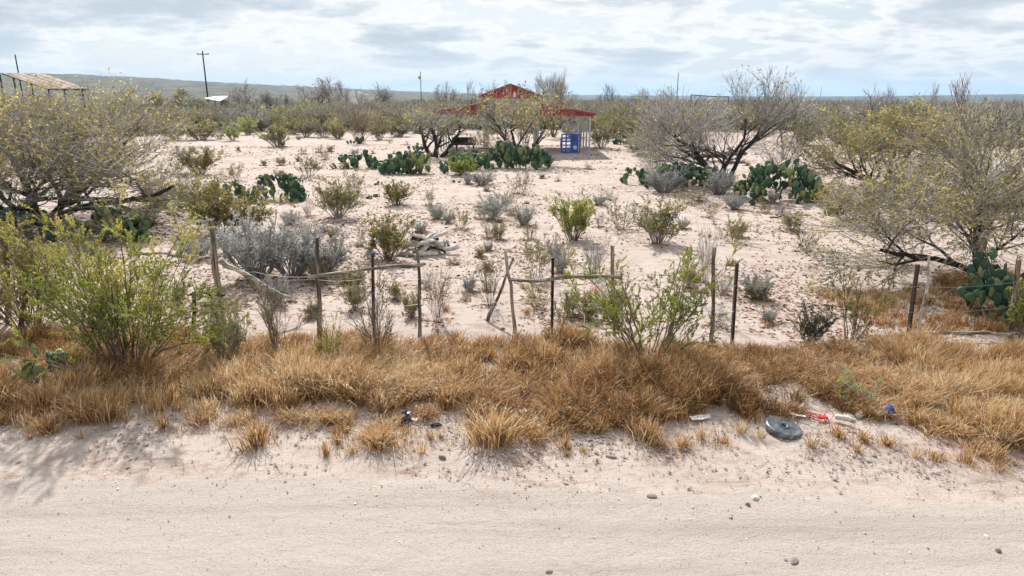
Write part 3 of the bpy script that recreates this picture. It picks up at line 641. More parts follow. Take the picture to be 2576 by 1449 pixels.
post('wooden_post', 'grey wooden post at the left edge behind green shrubs', 8, 597, 22, 815, 0.07, 0.055, seed=1)
post('wooden_post', 'dark crooked stub leaning between the left edge and the green shrub', 72, 690, 52, 838, 0.06, 0.045, 'bark', 2, 0.03)
post('wooden_post', 'thickest weathered corner post, leaning, right of the big green shrub', 530, 553, 568, 835, 0.085, 0.065, seed=3, crook=0.02)
post('wooden_post', 'short dark stake half hidden by the big green shrub', 488, 735, 488, 832, 0.05, 0.045, 'bark', 4)
post('wooden_post', 'slim brown post at the left end of the first sagging rail', 798, 597, 803, 850, 0.055, 0.045, seed=5)
pipe('dark steel post with a blue cap at its top', 938, 640, 943, 845, 0.038, cap=True)
post('wooden_post', 'thin straight stick post at the right end of the first rail', 1048, 625, 1055, 850, 0.045, 0.03, seed=6)
post('wooden_post', 'upright stick post crossed by a leaning pole', 1271, 630, 1297, 838, 0.05, 0.035, seed=7, crook=0.02)
post('leaning_pole', 'slanting pole propped against the upright stick post', 1291, 648, 1228, 806, 0.05, 0.025, seed=8, crook=0.015, cat='pole', lean_y=-0.05)
pipe('dark steel post between the crossed sticks and the leafy shrub', 1388, 648, 1386, 838, 0.038)
post('wooden_post', 'knobby wooden post behind the airy green shrub', 1540, 617, 1543, 845, 0.05, 0.045, seed=9, crook=0.02, knob=0.1)
post('wooden_post', 'pale split wooden post just right of the airy green shrub', 1797, 622, 1786, 862, 0.05, 0.04, seed=10, crook=0.02)
pipe('dark steel post standing alone right of the airy green shrub', 1852, 658, 1839, 868, 0.038)
pipe('leaning dark steel post beside the crooked bleached branch post', 2307, 666, 2279, 872, 0.038)
post('branch_post', 'crooked bleached branch used as a post beside the leaning steel post', 2336, 640, 2302, 872, 0.045, 0.022, 'wood_pale', 11, 0.03, 0.12)
post('wooden_post', 'thick pale post leaning at the right edge beside the cactus', 2562, 652, 2540, 852, 0.065, 0.055, seed=12, crook=0.015)
FY = at(800, 850).y
rail('fence_rail', 'sagging weathered rail tied across the capped steel post', 773, 698, 1070, 663, 0.036, 0.045, FY - 0.1, at(1052, 850).y - 0.1, seed=20)
rail('fence_rail', 'long grey rail passing behind the airy green shrub', 1279, 703, 1565, 699, 0.038, 0.04, at(1297, 838).y - 0.1, at(1543, 845).y - 0.09, seed=21)
rail('fence_rail', 'thin pale rail running into the big green shrub', 318, 632, 532, 648, 0.026, 0.032, at(568, 835).y - 0.02, at(568, 835).y - 0.13, mat='wood_pale', seed=22)
rail('brace_pole', 'dark brace pole slanting down right from the corner post', 553, 652, 747, 762, 0.055, 0.04, at(568, 835).y + 0.12, at(568, 835).y + 0.5, seed=23, cat='pole')
rail('fence_rail', 'short dark lower rail beside the corner post', 478, 740, 566, 742, 0.03, 0.03, at(568, 835).y - 0.1, mat='bark', seed=24)
bl = at(2255, 868); br = at(2575, 866)
rail('fence_rail', 'fallen grey rail lying low between the right posts', 2250, 846, 2560, 838, 0.04, 0.036, at(2279, 872).y + 0.1, at(2540, 852).y - 0.1, seed=25)
def wire(label, pts, r=0.0022):
    P = np.array([tuple(p) for p in pts]); Q = []
    for a, b in zip(P[:-1], P[1:]):
        for t in np.linspace(0, 1, 8, endpoint=False): q = a * (1 - t) + b * t; q = q - np.array([0, 0, 0.05 * 4 * t * (1 - t)]); Q.append(q)
    Q.append(P[-1]); Q = np.array(Q)[None]
    o = obj('fence_wire', mesh('fence_wire', tubes(Q, np.full(Q.shape[:2], r), 4), M['galv'])); tag(o, label, 'wire')
wire('thin wire strand from the corner post to the first rail', [at_y(560, 665, FY), at_y(640, 684, FY), at_y(799, 694, FY)], 0.003)
wire('thin slack wire between the capped steel post and the crossed sticks', [at_y(940, 760, FY), at_y(1053, 765, FY), at_y(1288, 768, at(1297, 838).y)], 0.002)

for hh_, nm_ in ((1.05, 'upper'), (0.62, 'lower')):
    pts_ = []
    for x_, y_ in ((22, 815), (568, 835), (803, 850), (943, 845), (1055, 850), (1297, 838), (1386, 838), (1543, 845), (1786, 862), (1839, 868), (2279, 872), (2540, 852)):
        q_ = at(x_, y_); pts_.append((q_.x, q_.y - 0.05, q_.z + hh_))
    wire(f'{nm_} rusty wire strand strung along the whole fence', pts_, 0.0022)
# firewood heap behind the fence
hp = at(1070, 640); rng = np.random.default_rng(77)
for i in range(24):
    a = rng.uniform(-1.0, 1.0) + (math.pi if rng.random() < 0.5 else 0); L = rng.uniform(0.35, 0.85) if i > 3 else rng.uniform(1.0, 1.3); r = rng.uniform(0.035, 0.07)
    c = hp + Vector((rng.normal() * 0.25, rng.normal() * 0.16, 0)); hgt = max(0.06, 0.48 - 0.6 * abs(c.x - hp.x) - 0.3 * abs(c.y - hp.y)) * rng.uniform(0.35, 1)
    c.z = hp.z + hgt; d = Vector((math.cos(a), math.sin(a) * 0.7, rng.uniform(-0.35, 0.35))).normalized() * L / 2
    o = obj('log', stick_mesh(-d, d, r, r * 0.8, M['wood_pale'] if i % 5 else M['bark'], 300 + i, 6, 8, 0.015, 0.12)); o.location = c
    tag(o, 'weathered cut log in the heap behind the fence', 'log', 'logs heaped behind the fence')
for i in range(5):
    v, f = ico(2); r = rng.uniform(0.08, 0.13); v = v * np.array([1.3, 1, 0.75]) * r * (1 + 0.25 * vnoise(v[:, 0] * 2 + i * 9, v[:, 1] * 2 + v[:, 2], 40))[:, None]
    p = hp + Vector((rng.uniform(-0.1, 0.4), rng.uniform(-0.25, 0.0), 0.06)); o = obj('rock', mesh('rock', [(v, f)], M['stone_pale'])); o.location = p
    tag(o, 'rounded pale rock tucked into the heap of logs', 'rock', 'rocks in the log heap')
p = at(925, 650); o = empty('bleached_board', p); me = stick_mesh((-0.12, 0, 0.02), (0.16, 0.15, 0.45), 0.035, 0.03, M['wood_pale'], 55, 6, 6)
obj('plank', me, o); obj('plank', stick_mesh((-0.02, 0.05, 0.02), (0.2, 0.2, 0.36), 0.04, 0.02, M['wood_pale'], 56, 6, 6), o); tag(o, 'bleached splintered board leaning by the olive shrub near the logs', 'board')
# dark heap and beam under the right-hand tree
hp2 = at(1800, 405)
for i in range(26):
    a = rng.uniform(0, 6.28); L = rng.uniform(0.9, 2.2); c = hp2 + Vector((rng.normal() * 0.75, rng.normal() * 0.4, rng.uniform(0.1, 0.75))); d = Vector((math.cos(a), math.sin(a) * 0.6, rng.uniform(-0.3, 0.4))).normalized() * L / 2
    o = obj('branch', stick_mesh(-d, d, 0.06, 0.035, M['bark'], 400 + i, 6, 6, 0.05, 0.1)); o.location = c
    tag(o, 'dark dead branch in the pile under the bare tree', 'branch', 'dead branches piled under the bare tree')
o = obj('beam', mesh('beam', [box((0, 0, 0), (1.5, 0.18, 0.16))], M['wood_rail'], False)); o.location = at(1843, 412) + Vector((0, 0, 0.09)); o.rotation_euler = (0, 0, 0.06)
tag(o, 'grey squared beam lying on the sand under the bare tree', 'beam')

p = at(1985, 548); o = empty('fallen_branch', p); tag(o, 'thin dead branch lying on the sand below the tallest cactus', 'branch')
for i_, (a_, b_) in enumerate((((-0.7, -0.05, 0.03), (0.75, 0.1, 0.05)), ((-0.3, 0, 0.05), (-0.15, 0.2, 0.3)), ((0.1, 0.03, 0.05), (0.6, 0.35, 0.1)), ((-0.2, -0.02, 0.04), (0.35, -0.25, 0.08)))): obj('limb', stick_mesh(a_, b_, 0.03, 0.012, M['bark'], 600 + i_, 7, 6, 0.03, 0.1), o)
# far row of pale fence stakes
for i, (x, yb, yt) in enumerate(((596, 300, 262), (607, 300, 268), (622, 302, 266), (632, 302, 268), (641, 301, 270), (668, 300, 266), (712, 303, 258), (740, 308, 262), (784, 305, 258))):
    post('stake', 'pale stake in the far fence row left of centre', x - 2 + (i * 7) % 5, yt, x, yb + 4, 0.07, 0.06, 'wood_pale', 500 + i, 0.02, 0.05, 'stakes in the far fence row', 'stake')

# ------------------------------------------------------------------ trees
b = at(95, 556)
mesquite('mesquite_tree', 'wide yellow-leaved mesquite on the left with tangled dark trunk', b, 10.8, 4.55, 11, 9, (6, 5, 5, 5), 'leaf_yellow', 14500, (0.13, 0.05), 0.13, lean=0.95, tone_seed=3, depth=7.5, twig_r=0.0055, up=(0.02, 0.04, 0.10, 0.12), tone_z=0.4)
b = at(2522, 715)
mesquite('mesquite_tree', 'large yellow-green mesquite filling the right edge beside the tall cactus', b, 9.4, 3.75, 23, 5, (6, 7, 6, 5), 'leaf_yellow', 31000, (0.08, 0.032), 0.10, lean=1.0, tone_seed=7, depth=7.5, twig_r=0.0056, up=(-0.01, 0.0, 0.03, 0.05), bias=(-0.25, 0.1))
b = at(2230, 480)
mesquite('mesquite_tree', 'grey-trunked mesquite standing behind the right-edge tree, mustard leaves', b, 7.6, 3.75, 31, 5, (6, 5, 5, 5), 'leaf_yellow', 11000, (0.13, 0.052), 0.13, lean=0.8, tone_seed=9, depth=6, twig_r=0.0055)
b = at(1805, 458)
mesquite('mesquite_tree', 'tall bare twiggy mesquite with one dark upright trunk, right of the barn', b, 8.4, 5.1, 44, 6, (5, 5, 5, 4), 'leaf_yellow', 1800, (0.14, 0.06), 0.12, lean=0.75, tone_seed=4, depth=7, twig_r=0.0075, up=(0.05, 0.06, 0.10, 0.12))
b = at(1318, 412)
mesquite('mesquite_tree', 'gnarled forked mesquite directly in front of the red barn', b, 6.6, 4.9, 52, 4, (5, 4, 3, 4), 'leaf_yellow', 2600, (0.17, 0.075), 0.15, lean=0.75, tone_seed=6, depth=4.5, twig_r=0.007)
b = at(1098, 396)
mesquite('mesquite_tree', 'stout dark mesquite left of the barn beside the feed trough', b, 6.3, 4.2, 63, 4, (5, 4, 3, 4), 'leaf_yellow', 700, (0.17, 0.075), 0.17, lean=0.8, tone_seed=8, depth=5, twig_r=0.007)
b = at(1392, 345)
mesquite('bare_tree', 'bare fan-shaped tree behind the right half of the barn', b, 4.9, 6.4, 71, 3, (4, 5, 5, 5), 'leaf_olive', 0, (0.12, 0.05), 0.12, lean=0.6, depth=4, twig_r=0.014)
b = at(446, 305)
mesquite('mesquite_tree', 'dark-trunked grey-green tree in the far brush behind the left sand flat', b, 10.0, 5.4, 82, 3, (5, 5, 5, 5), 'leaf_olive', 3500, (0.3, 0.14), 0.25, lean=0.9, tone_seed=2, depth=7, twig_r=0.017)
b = at(690, 300)
mesquite('bare_tree', 'grey leafless tree in the far brush above the stakes', b, 7.0, 5.0, 91, 3, (5, 5, 5, 4), 'leaf_olive', 300, (0.3, 0.14), 0.2, lean=0.9, depth=6, twig_r=0.02)
# skyline trees: bare crowns above the horizon, a few shapes reused
SKY = []
def sky_tree(label, px, ytop, D, wpx, v):
    t = at_y(px, ytop, D); w = wpx * 1.9 / fpx * D
    if v >= len(SKY):
        o = mesquite('bare_tree', label, (0, 0, 0), 1.0, 1.0, 700 + v * 13, 3, (4, 4, 4, 3), 'leaf_olive', (0, 120, 0)[v % 3], (0.05, 0.03), 0.025, lean=(0.6, 0.8, 1.0)[v % 3], twig_r=0.0032, up=(0.02, 0.03, 0.05, 0.05)); SKY.append(o)
    else:
        s = SKY[v]; o = s.copy(); col.objects.link(o)
        for c in s.children: k = c.copy(); col.objects.link(k); k.parent = o
        o['label'] = label
    o['group'] = 'bare trees on the skyline'
    o.location = (t.x, D, 0); o.scale = (w, w, t.z); o.rotation_euler = (0, 0, px * 0.7)
for q in ((" bare tree on the left skyline nearest the tall utility pole", 610, 203, 150, 60, 0),
          ("wide bare tree with dark clumps on the left skyline", 790, 194, 150, 90, 1), ("bare tree right of the wide clumped skyline tree", 880, 203, 150, 40, 2),
          ("low bare tree midway along the left skyline", 955, 209, 160, 50, 0), ("bare tree on the skyline just right of the transformer pole", 1128, 208, 140, 46, 1),
          ("bare slim tree touching the barn's left roof slope", 1192, 204, 90, 34, 2), ("thin bare tree just behind the barn gable's left slope", 1238, 206, 90, 36, 0),
          ("lone bare tree on the flat horizon right of the barn", 1545, 214, 120, 50, 2), ("smaller bare tree right of the lone horizon tree", 1607, 222, 140, 34, 1),
          ("bare forked tree on the right horizon past the farthest pole", 2195, 219, 60, 66, 0), ("bare forked tree beside it, nearer the right edge", 2245, 219, 62, 40, 2),
          ("slim dark-topped tree on the right horizon", 2364, 209, 50, 30, 1), ("arching bare branches on the skyline at the right edge", 2530, 195, 34, 130, 2),
          ("grey twiggy tree left of the big bare tree, by the pole", 1660, 225, 60, 80, 1), ("leafless crown right of the big bare tree", 1990, 225, 60, 70, 0)):
    sky_tree(q[0].strip(), *q[1:])

# ------------------------------------------------------------------ shrubs
def big_shrub(name, label, px, py, wpx, ytop, seed, n, nleaf, leaf, ls, lean=0.75, z_tone=0.5, wig=0.10, depth=None, cc=(6, 5), mid_r=0.011):
    b = at(px, py); t = at_y(px, ytop, b.y); w = wpx / fpx * (b.y / math.cos(PITCH) * 0.97); h = t.z - b.z
    rng = np.random.default_rng(seed); a = rng.uniform(0, 2 * math.pi, n); q = lean * np.sqrt(rng.uniform(0.02, 1, n))
    D0 = np.stack([np.cos(a) * q, np.sin(a) * q, np.ones(n)], -1); P0 = np.stack([np.cos(a) * q * 0.2, np.sin(a) * q * 0.2, np.full(n, -0.08)], -1)
    P = grow(rng, P0, D0, h * rng.uniform(0.6, 1.1, n), 9, wig, 0.01); R = mid_r * rng.uniform(0.7, 1.3, n)[:, None] * np.linspace(1, 0.4, 9)[None]
    C, Rc = spawn(rng, P, R, cc[0], 0.25, 1, 0.55, 0.3 * h * 0.6, 0.3 * h * 1.2, 6, 0.15, 0.02, 0.7)
    G, Rg = spawn(rng, C, Rc, cc[1], 0.15, 1, 0.7, 0.12 * h * 0.6, 0.12 * h * 1.3, 4, 0.14, 0.02, 0.75)
    lv = fit([(P, R), (C, np.maximum(Rc, 0.0035)), (G, np.maximum(Rg, 0.0022))], w, h, depth)
    o = empty(name, b); tag(o, label, 'shrub')
    obj('stems', mesh('stems', tubes(lv[0][0], lv[0][1], 6, rng.uniform(0, 0.6, n)) + tubes(lv[1][0], lv[1][1], 4, rng.uniform(0, 0.8, len(C))) + tubes(lv[2][0], lv[2][1], 3, rng.uniform(0.1, 1, len(G))), M['twig_brown']), o)
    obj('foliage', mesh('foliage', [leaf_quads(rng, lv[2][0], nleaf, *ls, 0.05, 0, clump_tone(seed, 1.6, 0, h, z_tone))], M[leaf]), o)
    return o
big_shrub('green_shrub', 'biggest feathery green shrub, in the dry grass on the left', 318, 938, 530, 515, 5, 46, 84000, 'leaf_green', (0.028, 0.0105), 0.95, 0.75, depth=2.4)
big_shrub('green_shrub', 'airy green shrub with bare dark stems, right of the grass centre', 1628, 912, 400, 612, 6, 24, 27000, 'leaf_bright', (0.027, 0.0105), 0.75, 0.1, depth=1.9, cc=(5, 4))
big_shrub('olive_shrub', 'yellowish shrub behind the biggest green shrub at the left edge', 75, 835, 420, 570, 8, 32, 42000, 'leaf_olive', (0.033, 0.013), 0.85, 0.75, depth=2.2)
big_shrub('olive_shrub', 'olive feathery shrub beyond the corner post, below the cactus', 545, 590, 330, 458, 9, 26, 12000, 'leaf_olive', (0.07, 0.03), 0.8, 0.3, depth=2.2)
big_shrub('green_shrub', 'thin upright green shrub right of the dark bushy plant', 2135, 872, 130, 688, 12, 11, 2600, 'leaf_olive', (0.034, 0.014), 0.45, 0.1, depth=0.8, cc=(5, 4), mid_r=0.008)
big_shrub('olive_shrub', 'low olive brush skirting the right-edge mesquite', 2140, 560, 190, 455, 14, 30, 6000, 'leaf_olive', (0.06, 0.026), 0.9, 0.2, depth=2.0)
big_shrub('green_shrub', 'leafy green sprays at the right edge below the leaning post', 2590, 860, 150, 690, 15, 16, 4000, 'leaf_green', (0.045, 0.018), 0.7, 0.3, depth=1.0)
S = shrub; O, T_ = 'leaf_olive', 'twig'
S('sage_bush', 'tallest silver sage bush, directly right of the corner post', 'sage', 650, 700, 200, 528, 'leaf_sage', T_)
S('sage_bush', 'silver sage bush in the middle of the grey clump behind the fence', 'sage', 735, 695, 170, 560, 'leaf_sage', T_)
S('sage_bush', 'spreading grey sage bush at the right end of the grey clump', 'sage', 812, 692, 170, 580, 'leaf_sage', T_)
S('shrub', 'olive-green shrub beside the heap of logs', 'creosote', 975, 652, 145, 535, 'leaf_olive')
S('shrub', 'brightest yellow-green rounded shrub in the middle of the yard', 'creosote', 1440, 605, 125, 480, 'leaf_bright')
S('shrub', 'fan-shaped olive shrub with a brown foot, right of the brightest shrub', 'creosote', 1655, 612, 135, 492, 'leaf_olive', T_)
S('shrub', 'small airy shrub on open sand left of the right-edge tree', 'sparse', 1842, 608, 90, 538)
S('shrub', 'greyish sparse shrub between the brightest and the fan-shaped shrub', 'sparse', 1565, 578, 90, 488, O, T_)
S('shrub', 'sparse olive shrub behind the middle steel post', 'sparse', 1352, 698, 120, 572, O, T_)
S('twiggy_bush', 'grey leafless bush behind the long grey rail', 'twigs', 1490, 692, 110, 580, 'leaf_sage', T_)
S('shrub', 'grey and olive bush above the middle of the yard', 'thicket', 1238, 552, 95, 474, 'leaf_sage', T_)
S('shrub', 'olive tips growing out beside the grey and olive bush', 'sparse', 1275, 530, 60, 470, O, T_)
S('shrub', 'small two-stemmed olive shrub left of the grey and olive bush', 'sparse', 1157, 576, 65, 520)
S('shrub', 'low tufted shrub between the log heap and the brightest shrub', 'creosote', 1253, 602, 42, 560, O, T_)
S('sage_bush', 'little grey sage left of the brightest shrub', 'sage', 1318, 566, 62, 516, 'leaf_sage', T_)
S('shrub', 'brown-footed fan shrub right of the round cactus', 'creosote', 852, 548, 115, 448, O, T_)
S('shrub', 'rounded olive shrub in the sand right of the brown-footed fan shrub', 'creosote', 998, 516, 85, 455, O)
S('shrub', 'grey-olive shrub behind the brown-footed fan shrub', 'sparse', 895, 490, 80, 425, O, T_)
S('twiggy_bush', 'small grey twig bush just below the round cactus', 'twigs', 776, 546, 42, 498, 'leaf_sage', T_)
S('shrub', 'broad olive shrub alone on the left sand flat', 'creosote', 503, 440, 115, 368, O)
S('shrub', 'small shrub left of the broad olive shrub', 'sparse', 452, 438, 40, 395, O, T_)
S('shrub', 'sparse tan shrub between the broad olive shrub and round cactus', 'sparse', 595, 458, 60, 408)
S('shrub', 'pale airy shrub behind the round cactus', 'sparse', 776, 446, 90, 378)
S('shrub', 'bushy olive shrub at the far edge of the left sand flat', 'creosote', 697, 370, 80, 308, O, T_)
S('shrub', 'tall brown sparse shrub left of the dark mesquite', 'twigs', 905, 362, 90, 262, 'leaf_olive', 'twig_brown')
S('shrub', 'thin upright sprig above the airy shrub on the sand flat', 'twigs', 816, 402, 30, 360, O)
S('shrub', 'tiny pale twig plant in the sandy middle', 'sparse', 1080, 518, 34, 470)
S('shrub', 'pale grassy shrub below the cactus in front of the barn', 'sparse', 1312, 488, 66, 424, O, T_)
S('sage_bush', 'low silver mound at the foot of the long cactus row', 'sage', 1212, 466, 76, 428, 'leaf_sage', T_)
S('shrub', 'bright green leafy mound among the cactus row', 'mound', 1165, 440, 90, 386, 'leaf_bright')
S('shrub', 'thin yellow-green sprig before the left cactus row', 'sparse', 1062, 440, 52, 382, 'leaf_bright')
S('sage_bush', 'round silver sage under the bare tree by the dark cactus', 'sage', 1668, 484, 105, 415, 'leaf_sage', T_)
S('sage_bush', 'grey sage between the dark cactus and the tallest cactus', 'sage', 1808, 488, 90, 425, 'leaf_sage', T_)
S('sage_bush', 'small grey sage on sand below the tallest cactus', 'sage', 1846, 526, 60, 482, 'leaf_sage', T_)
S('shrub', 'pale olive sprigs under the bare tree', 'sparse', 1740, 512, 80, 460, O, T_)
S('twiggy_bush', 'leggy twig bush behind the thin stick post', 'twigs', 1100, 812, 72, 655, O, 'twig_brown')
S('twiggy_bush', 'reddish twig bush left of the crossed sticks', 'twigs', 1232, 770, 66, 618, O, 'twig_brown')
S('twiggy_bush', 'bare upright switches growing in front of the capped steel post', 'twigs', 950, 905, 130, 640, O, 'twig_brown')
S('twiggy_bush', 'thorny low twigs in the grass right of the corner post', 'twigs', 700, 900, 130, 690, 'leaf_bright', 'twig_brown')
S('twiggy_bush', 'sprawling grey twigs around the corner post foot', 'thicket', 575, 915, 110, 740, O, T_)
S('twiggy_bush', 'thin sprigs in the grass below the first rail', 'sparse', 840, 925, 90, 790, 'leaf_bright', 'twig_brown')
S('twiggy_bush', 'tall pale switches behind the split post', 'twigs', 1772, 712, 60, 552, O, T_)
S('dark_bush', 'small dense dark green bush at the grass edge', 'rosemary', 2035, 868, 92, 755, 'leaf_dark', 'twig_brown')
S('shrub', 'small twig plant alone on sand near the right tree', 'sparse', 2027, 630, 70, 568)
S('shrub', 'short olive tuft right of the lone steel post', 'creosote', 1903, 752, 80, 702, O)
S('shrub', 'yellow-green weeds in the grass behind the round black lid', 'sparse', 2140, 1015, 130, 925, 'leaf_bright', T_)
S('shrub', 'low green weeds in the dead grass right of the airy shrub', 'sparse', 1700, 918, 90, 850, 'leaf_bright', T_)
S('shrub', 'olive bush right behind the barn posts', 'thicket', 1512, 372, 70, 300, O, T_)
S('shrub', 'dull bush on the sand beyond the barn, left of the bare tree', 'thicket', 1620, 374, 90, 320, O, T_)
S('shrub', 'brown bush below the small far cactus right of the barn', 'thicket', 1598, 382, 60, 350, O, T_)
S('shrub', 'grey brush at the foot of the bare tree, right side', 'twigs', 1960, 430, 140, 330, 'leaf_sage', T_)
S('shrub', 'grey brush at the foot of the bare tree, left side', 'twigs', 1660, 420, 110, 340, 'leaf_sage', T_)
S('shrub', 'yellow tangled shrub under the left mesquite by the sand', 'thicket', 400, 520, 110, 430, 'leaf_yellow', T_)
S('shrub', 'olive shrub half under the left mesquite canopy', 'thicket', 330, 600, 150, 500, O, T_)
rng = np.random.default_rng(321)
sp = [(rng.uniform(430, 2080), 345 + 480 * rng.random() ** 1.6) for _ in range(320)]
def clear(x, y):
    return not (y < 400 and 1080 < x < 1520) and all(abs(x - q[0]) > 26 or abs(y - q[1]) > 12 for q in used)
used = []; cnt = 0
for x, y in sp:
    if not clear(x, y) or cnt >= 150: continue
    used.append((x, y)); cnt += 1
    D_ = at(x, y).y; hpx = rng.uniform(0.22, 0.6) / D_ * fpx; kd = (('sparse', O, 'twig_brown', 'thin olive sprig'), ('twigs', 'leaf_sage', T_, 'bare grey sprig'), ('creosote', O, T_, 'knee-high olive bush'), ('sparse', 'leaf_yellow', 'twig_brown', 'straw-yellow sprig'), ('sage', 'leaf_sage', T_, 'low silver-grey bush'))[int(rng.integers(5))]
    ar = 'on the near sand just behind the fence' if y > 620 else ('in the middle of the open sand' if y > 470 else 'on the far sand before the brush')
    ar2 = ', left half' if x < 1290 else ', right half'
    S('sprig', f'{kd[3]} {ar}{ar2}', kd[0], x, y, hpx * rng.uniform(0.8, 1.4), y - hpx, kd[1], kd[2], f'{kd[3]} plants {ar}{ar2}', 'small plant')
# nearer row of the brush behind the sand flat
row = [(440, 352, 80, 292), (505, 352, 90, 300), (552, 350, 80, 302), (585, 354, 60, 306), (625, 340, 70, 290), (650, 330, 70, 275), (735, 338, 70, 292), (770, 345, 80, 296), (815, 346, 80, 292), (850, 350, 60, 300), (868, 330, 70, 270), (760, 318, 90, 255), (690, 318, 90, 262), (600, 322, 80, 268), (545, 325, 90, 275), (480, 330, 100, 270), (955, 352, 80, 290), (1000, 345, 80, 285), (980, 325, 100, 262), (1050, 335, 90, 275), (1130, 338, 90, 285), (1440, 345, 70, 305), (1545, 345, 90, 292), (1590, 335, 90, 278), (1640, 350, 100, 290), (2020, 365, 70, 310), (2065, 352, 80, 290), (2110, 362, 90, 300), (1480, 330, 80, 285), (1240, 335, 80, 290), (1330, 335, 90, 292)]
kinds = [('thicket', O, T_), ('mound', 'leaf_olive', T_), ('sage', 'leaf_sage', T_), ('thicket', 'leaf_green', T_), ('twigs', O, T_), ('mound', 'leaf_yellow', T_)]
look = {'leaf_sage': 'silvery grey', 'leaf_green': 'green', 'leaf_yellow': 'yellowish'}
for i, (x, y, w, yt) in enumerate(row):
    k = kinds[(i * 5 + i // 4) % 6]
    side = 'behind the left sand flat' if x < 900 else ('beside and behind the barn' if x < 1500 else 'right of the barn')
    lk = 'bare twiggy' if k[0] == 'twigs' else look.get(k[1], 'rounded olive' if k[0] == 'mound' else 'loose olive')
    S('scrub_bush', f'{lk} scrub bush in the first thicket row {side}', k[0], x, y, w, yt, k[1], k[2], f'{lk} bushes {side}')

# ------------------------------------------------------------------ prickly pears
def pad_mesh():
    n = 8; a = np.arange(n) * 2 * math.pi / n
    prof = lambda s, t: [(0.40 * s * math.sin(q) * (1 - 0.16 * math.cos(q) * -1 * -1), t, 0.5 - 0.5 * s * math.cos(q)) for q in a]
    o = [(x * (0.78 + 0.30 * z), y, z) for x, y, z in prof(1.0, 0)]; fr = [(x * (0.82 + 0.26 * z), y, z) for x, y, z in prof(0.72, -0.055)]; bk = [(x, -y, z) for x, y, z in fr]
    v = o + fr + bk + [(0, -0.075, 0.52), (0, 0.075, 0.52)]
    q4 = []; t3 = []
    for i in range(n):
        j = (i + 1) % n
        q4.append((i, j, 8 + j, 8 + i)); q4.append((j, i, 16 + i, 16 + j)); t3.append((8 + i, 8 + j, 24)); t3.append((16 + j, 16 + i, 25))
    v = np.array(v); return mesh('pad', [(v, np.array(q4), None, 0)], M['cactus']) if False else mesh_join(v, q4, t3)
def mesh_join(v, q4, t3):
    me = bpy.data.meshes.new('pad'); me.from_pydata([tuple(x) for x in v], [], [tuple(f) for f in q4 + t3]); me.materials.append(M['cactus'])
    me.polygons.foreach_set('use_smooth', [True] * len(me.polygons)); me.update(); return me
PAD = pad_mesh()
def cactus(label, px, py, wpx, ytop, npad, seed, size=0.27, depth=None, group=None):
    b = at(px, py); t = at_y(px, ytop, b.y); W = wpx / fpx * b.y / math.cos(PITCH); H = t.z - b.z; Dp = depth or min(W * 0.6, 1.6)
    size *= 1.08; npad = int(npad * 1.7) if npad > 3 else npad; rng = np.random.default_rng(seed); o = empty('prickly_pear', b); tag(o, label, 'cactus', group)
    pads = []; nb = max(2, min(int(npad * 0.45), int(W / size * 2.2))) if npad > 3 else npad
    def put(p, d, nrm, s):
        d = d.normalized(); nrm = (nrm - d * nrm.dot(d)).normalized(); x = d.cross(nrm) * -1
        x = nrm.cross(d).normalized()
        m = Matrix((( x.x, nrm.x, d.x, 0), (x.y, nrm.y, d.y, 0), (x.z, nrm.z, d.z, 0), (0, 0, 0, 1)))
        m = Matrix.Translation(p) @ m @ Matrix.Diagonal((s * rng.uniform(0.9, 1.1), s, s, 1)); pads.append((m, p, d, nrm, x, s))
    tries = 0
    while len(pads) < npad and tries < npad * 120:
        tries += 1; s2 = size * rng.uniform(0.75, 1.15)
        u = rng.uniform(-1, 1); v = rng.uniform(-1, 1); edge = max(0.0, 1 - abs(u) ** 3)
        top = H * (0.5 + 0.5 * edge) * (0.95 + 0.6 * float(vnoise(u * 2.5 + seed * 7.3, v * 1.5, 81))) * (1.0 - 0.25 * abs(v)); top = min(top, H)
        zt = max(0.0, top - s2 * 0.95); z = zt * rng.random() ** 0.6 if len(pads) > nb * 0.5 else 0.0
        p = Vector((u * W * 0.47, v * Dp * 0.5, 0)); p.z = float(gh(b.x + p.x, b.y + p.y)) - b.z - 0.03 + z
        d = Vector((rng.normal() * 0.33 + u * 0.45, rng.normal() * 0.3 + v * 0.25, 1.0)); d.normalize()
        if any((q[1] + q[2] * q[5] * 0.5 - (p + d * s2 * 0.5)).length < s2 * 0.36 for q in pads): continue
        if z > 0.05 and not any((q[1] + q[2] * q[5] * 0.8 - p).length < s2 * 0.62 for q in pads): continue      # rests on an older pad
        put(p, d, Vector((rng.normal(), rng.normal() * 1.3, 0.1)), s2)
    for m, *_ in pads:
        c = bpy.data.objects.new('pad', PAD); col.objects.link(c); c.parent = o; c.matrix_basis = m
    return o
cactus('low prickly pear in the dry grass at the left, nearest the road', 118, 958, 135, 862, 16, 1, 0.23, 0.4)
cactus('single round cactus pad cut off by the left edge', 10, 968, 30, 915, 2, 2, 0.26, 0.1)
cactus('dark prickly pear under the left mesquite at the left edge', 60, 590, 190, 500, 55, 3, 0.3, 1.0)
cactus('prickly pear row behind the biggest green shrub', 275, 600, 230, 508, 60, 4, 0.29, 1.0)
cactus('prickly pear partly covered by the olive feathery shrub', 600, 508, 110, 445, 34, 5, 0.29)
cactus('round free-standing prickly pear with a brown trunk on the left sand', 708, 503, 105, 424, 62, 6, 0.30, 1.1)
cactus('low side cluster at the right foot of the free-standing prickly pear', 752, 500, 40, 462, 9, 26, 0.2)
cactus('prickly pear at the left end of the row before the barn', 898, 422, 105, 370, 40, 7, 0.37)
cactus('long prickly pear row left of the bright green mound', 1040, 436, 160, 368, 90, 8, 0.37, 1.6)
cactus('prickly pear behind the bright green mound', 1170, 425, 120, 360, 60, 9, 0.37, 1.4)
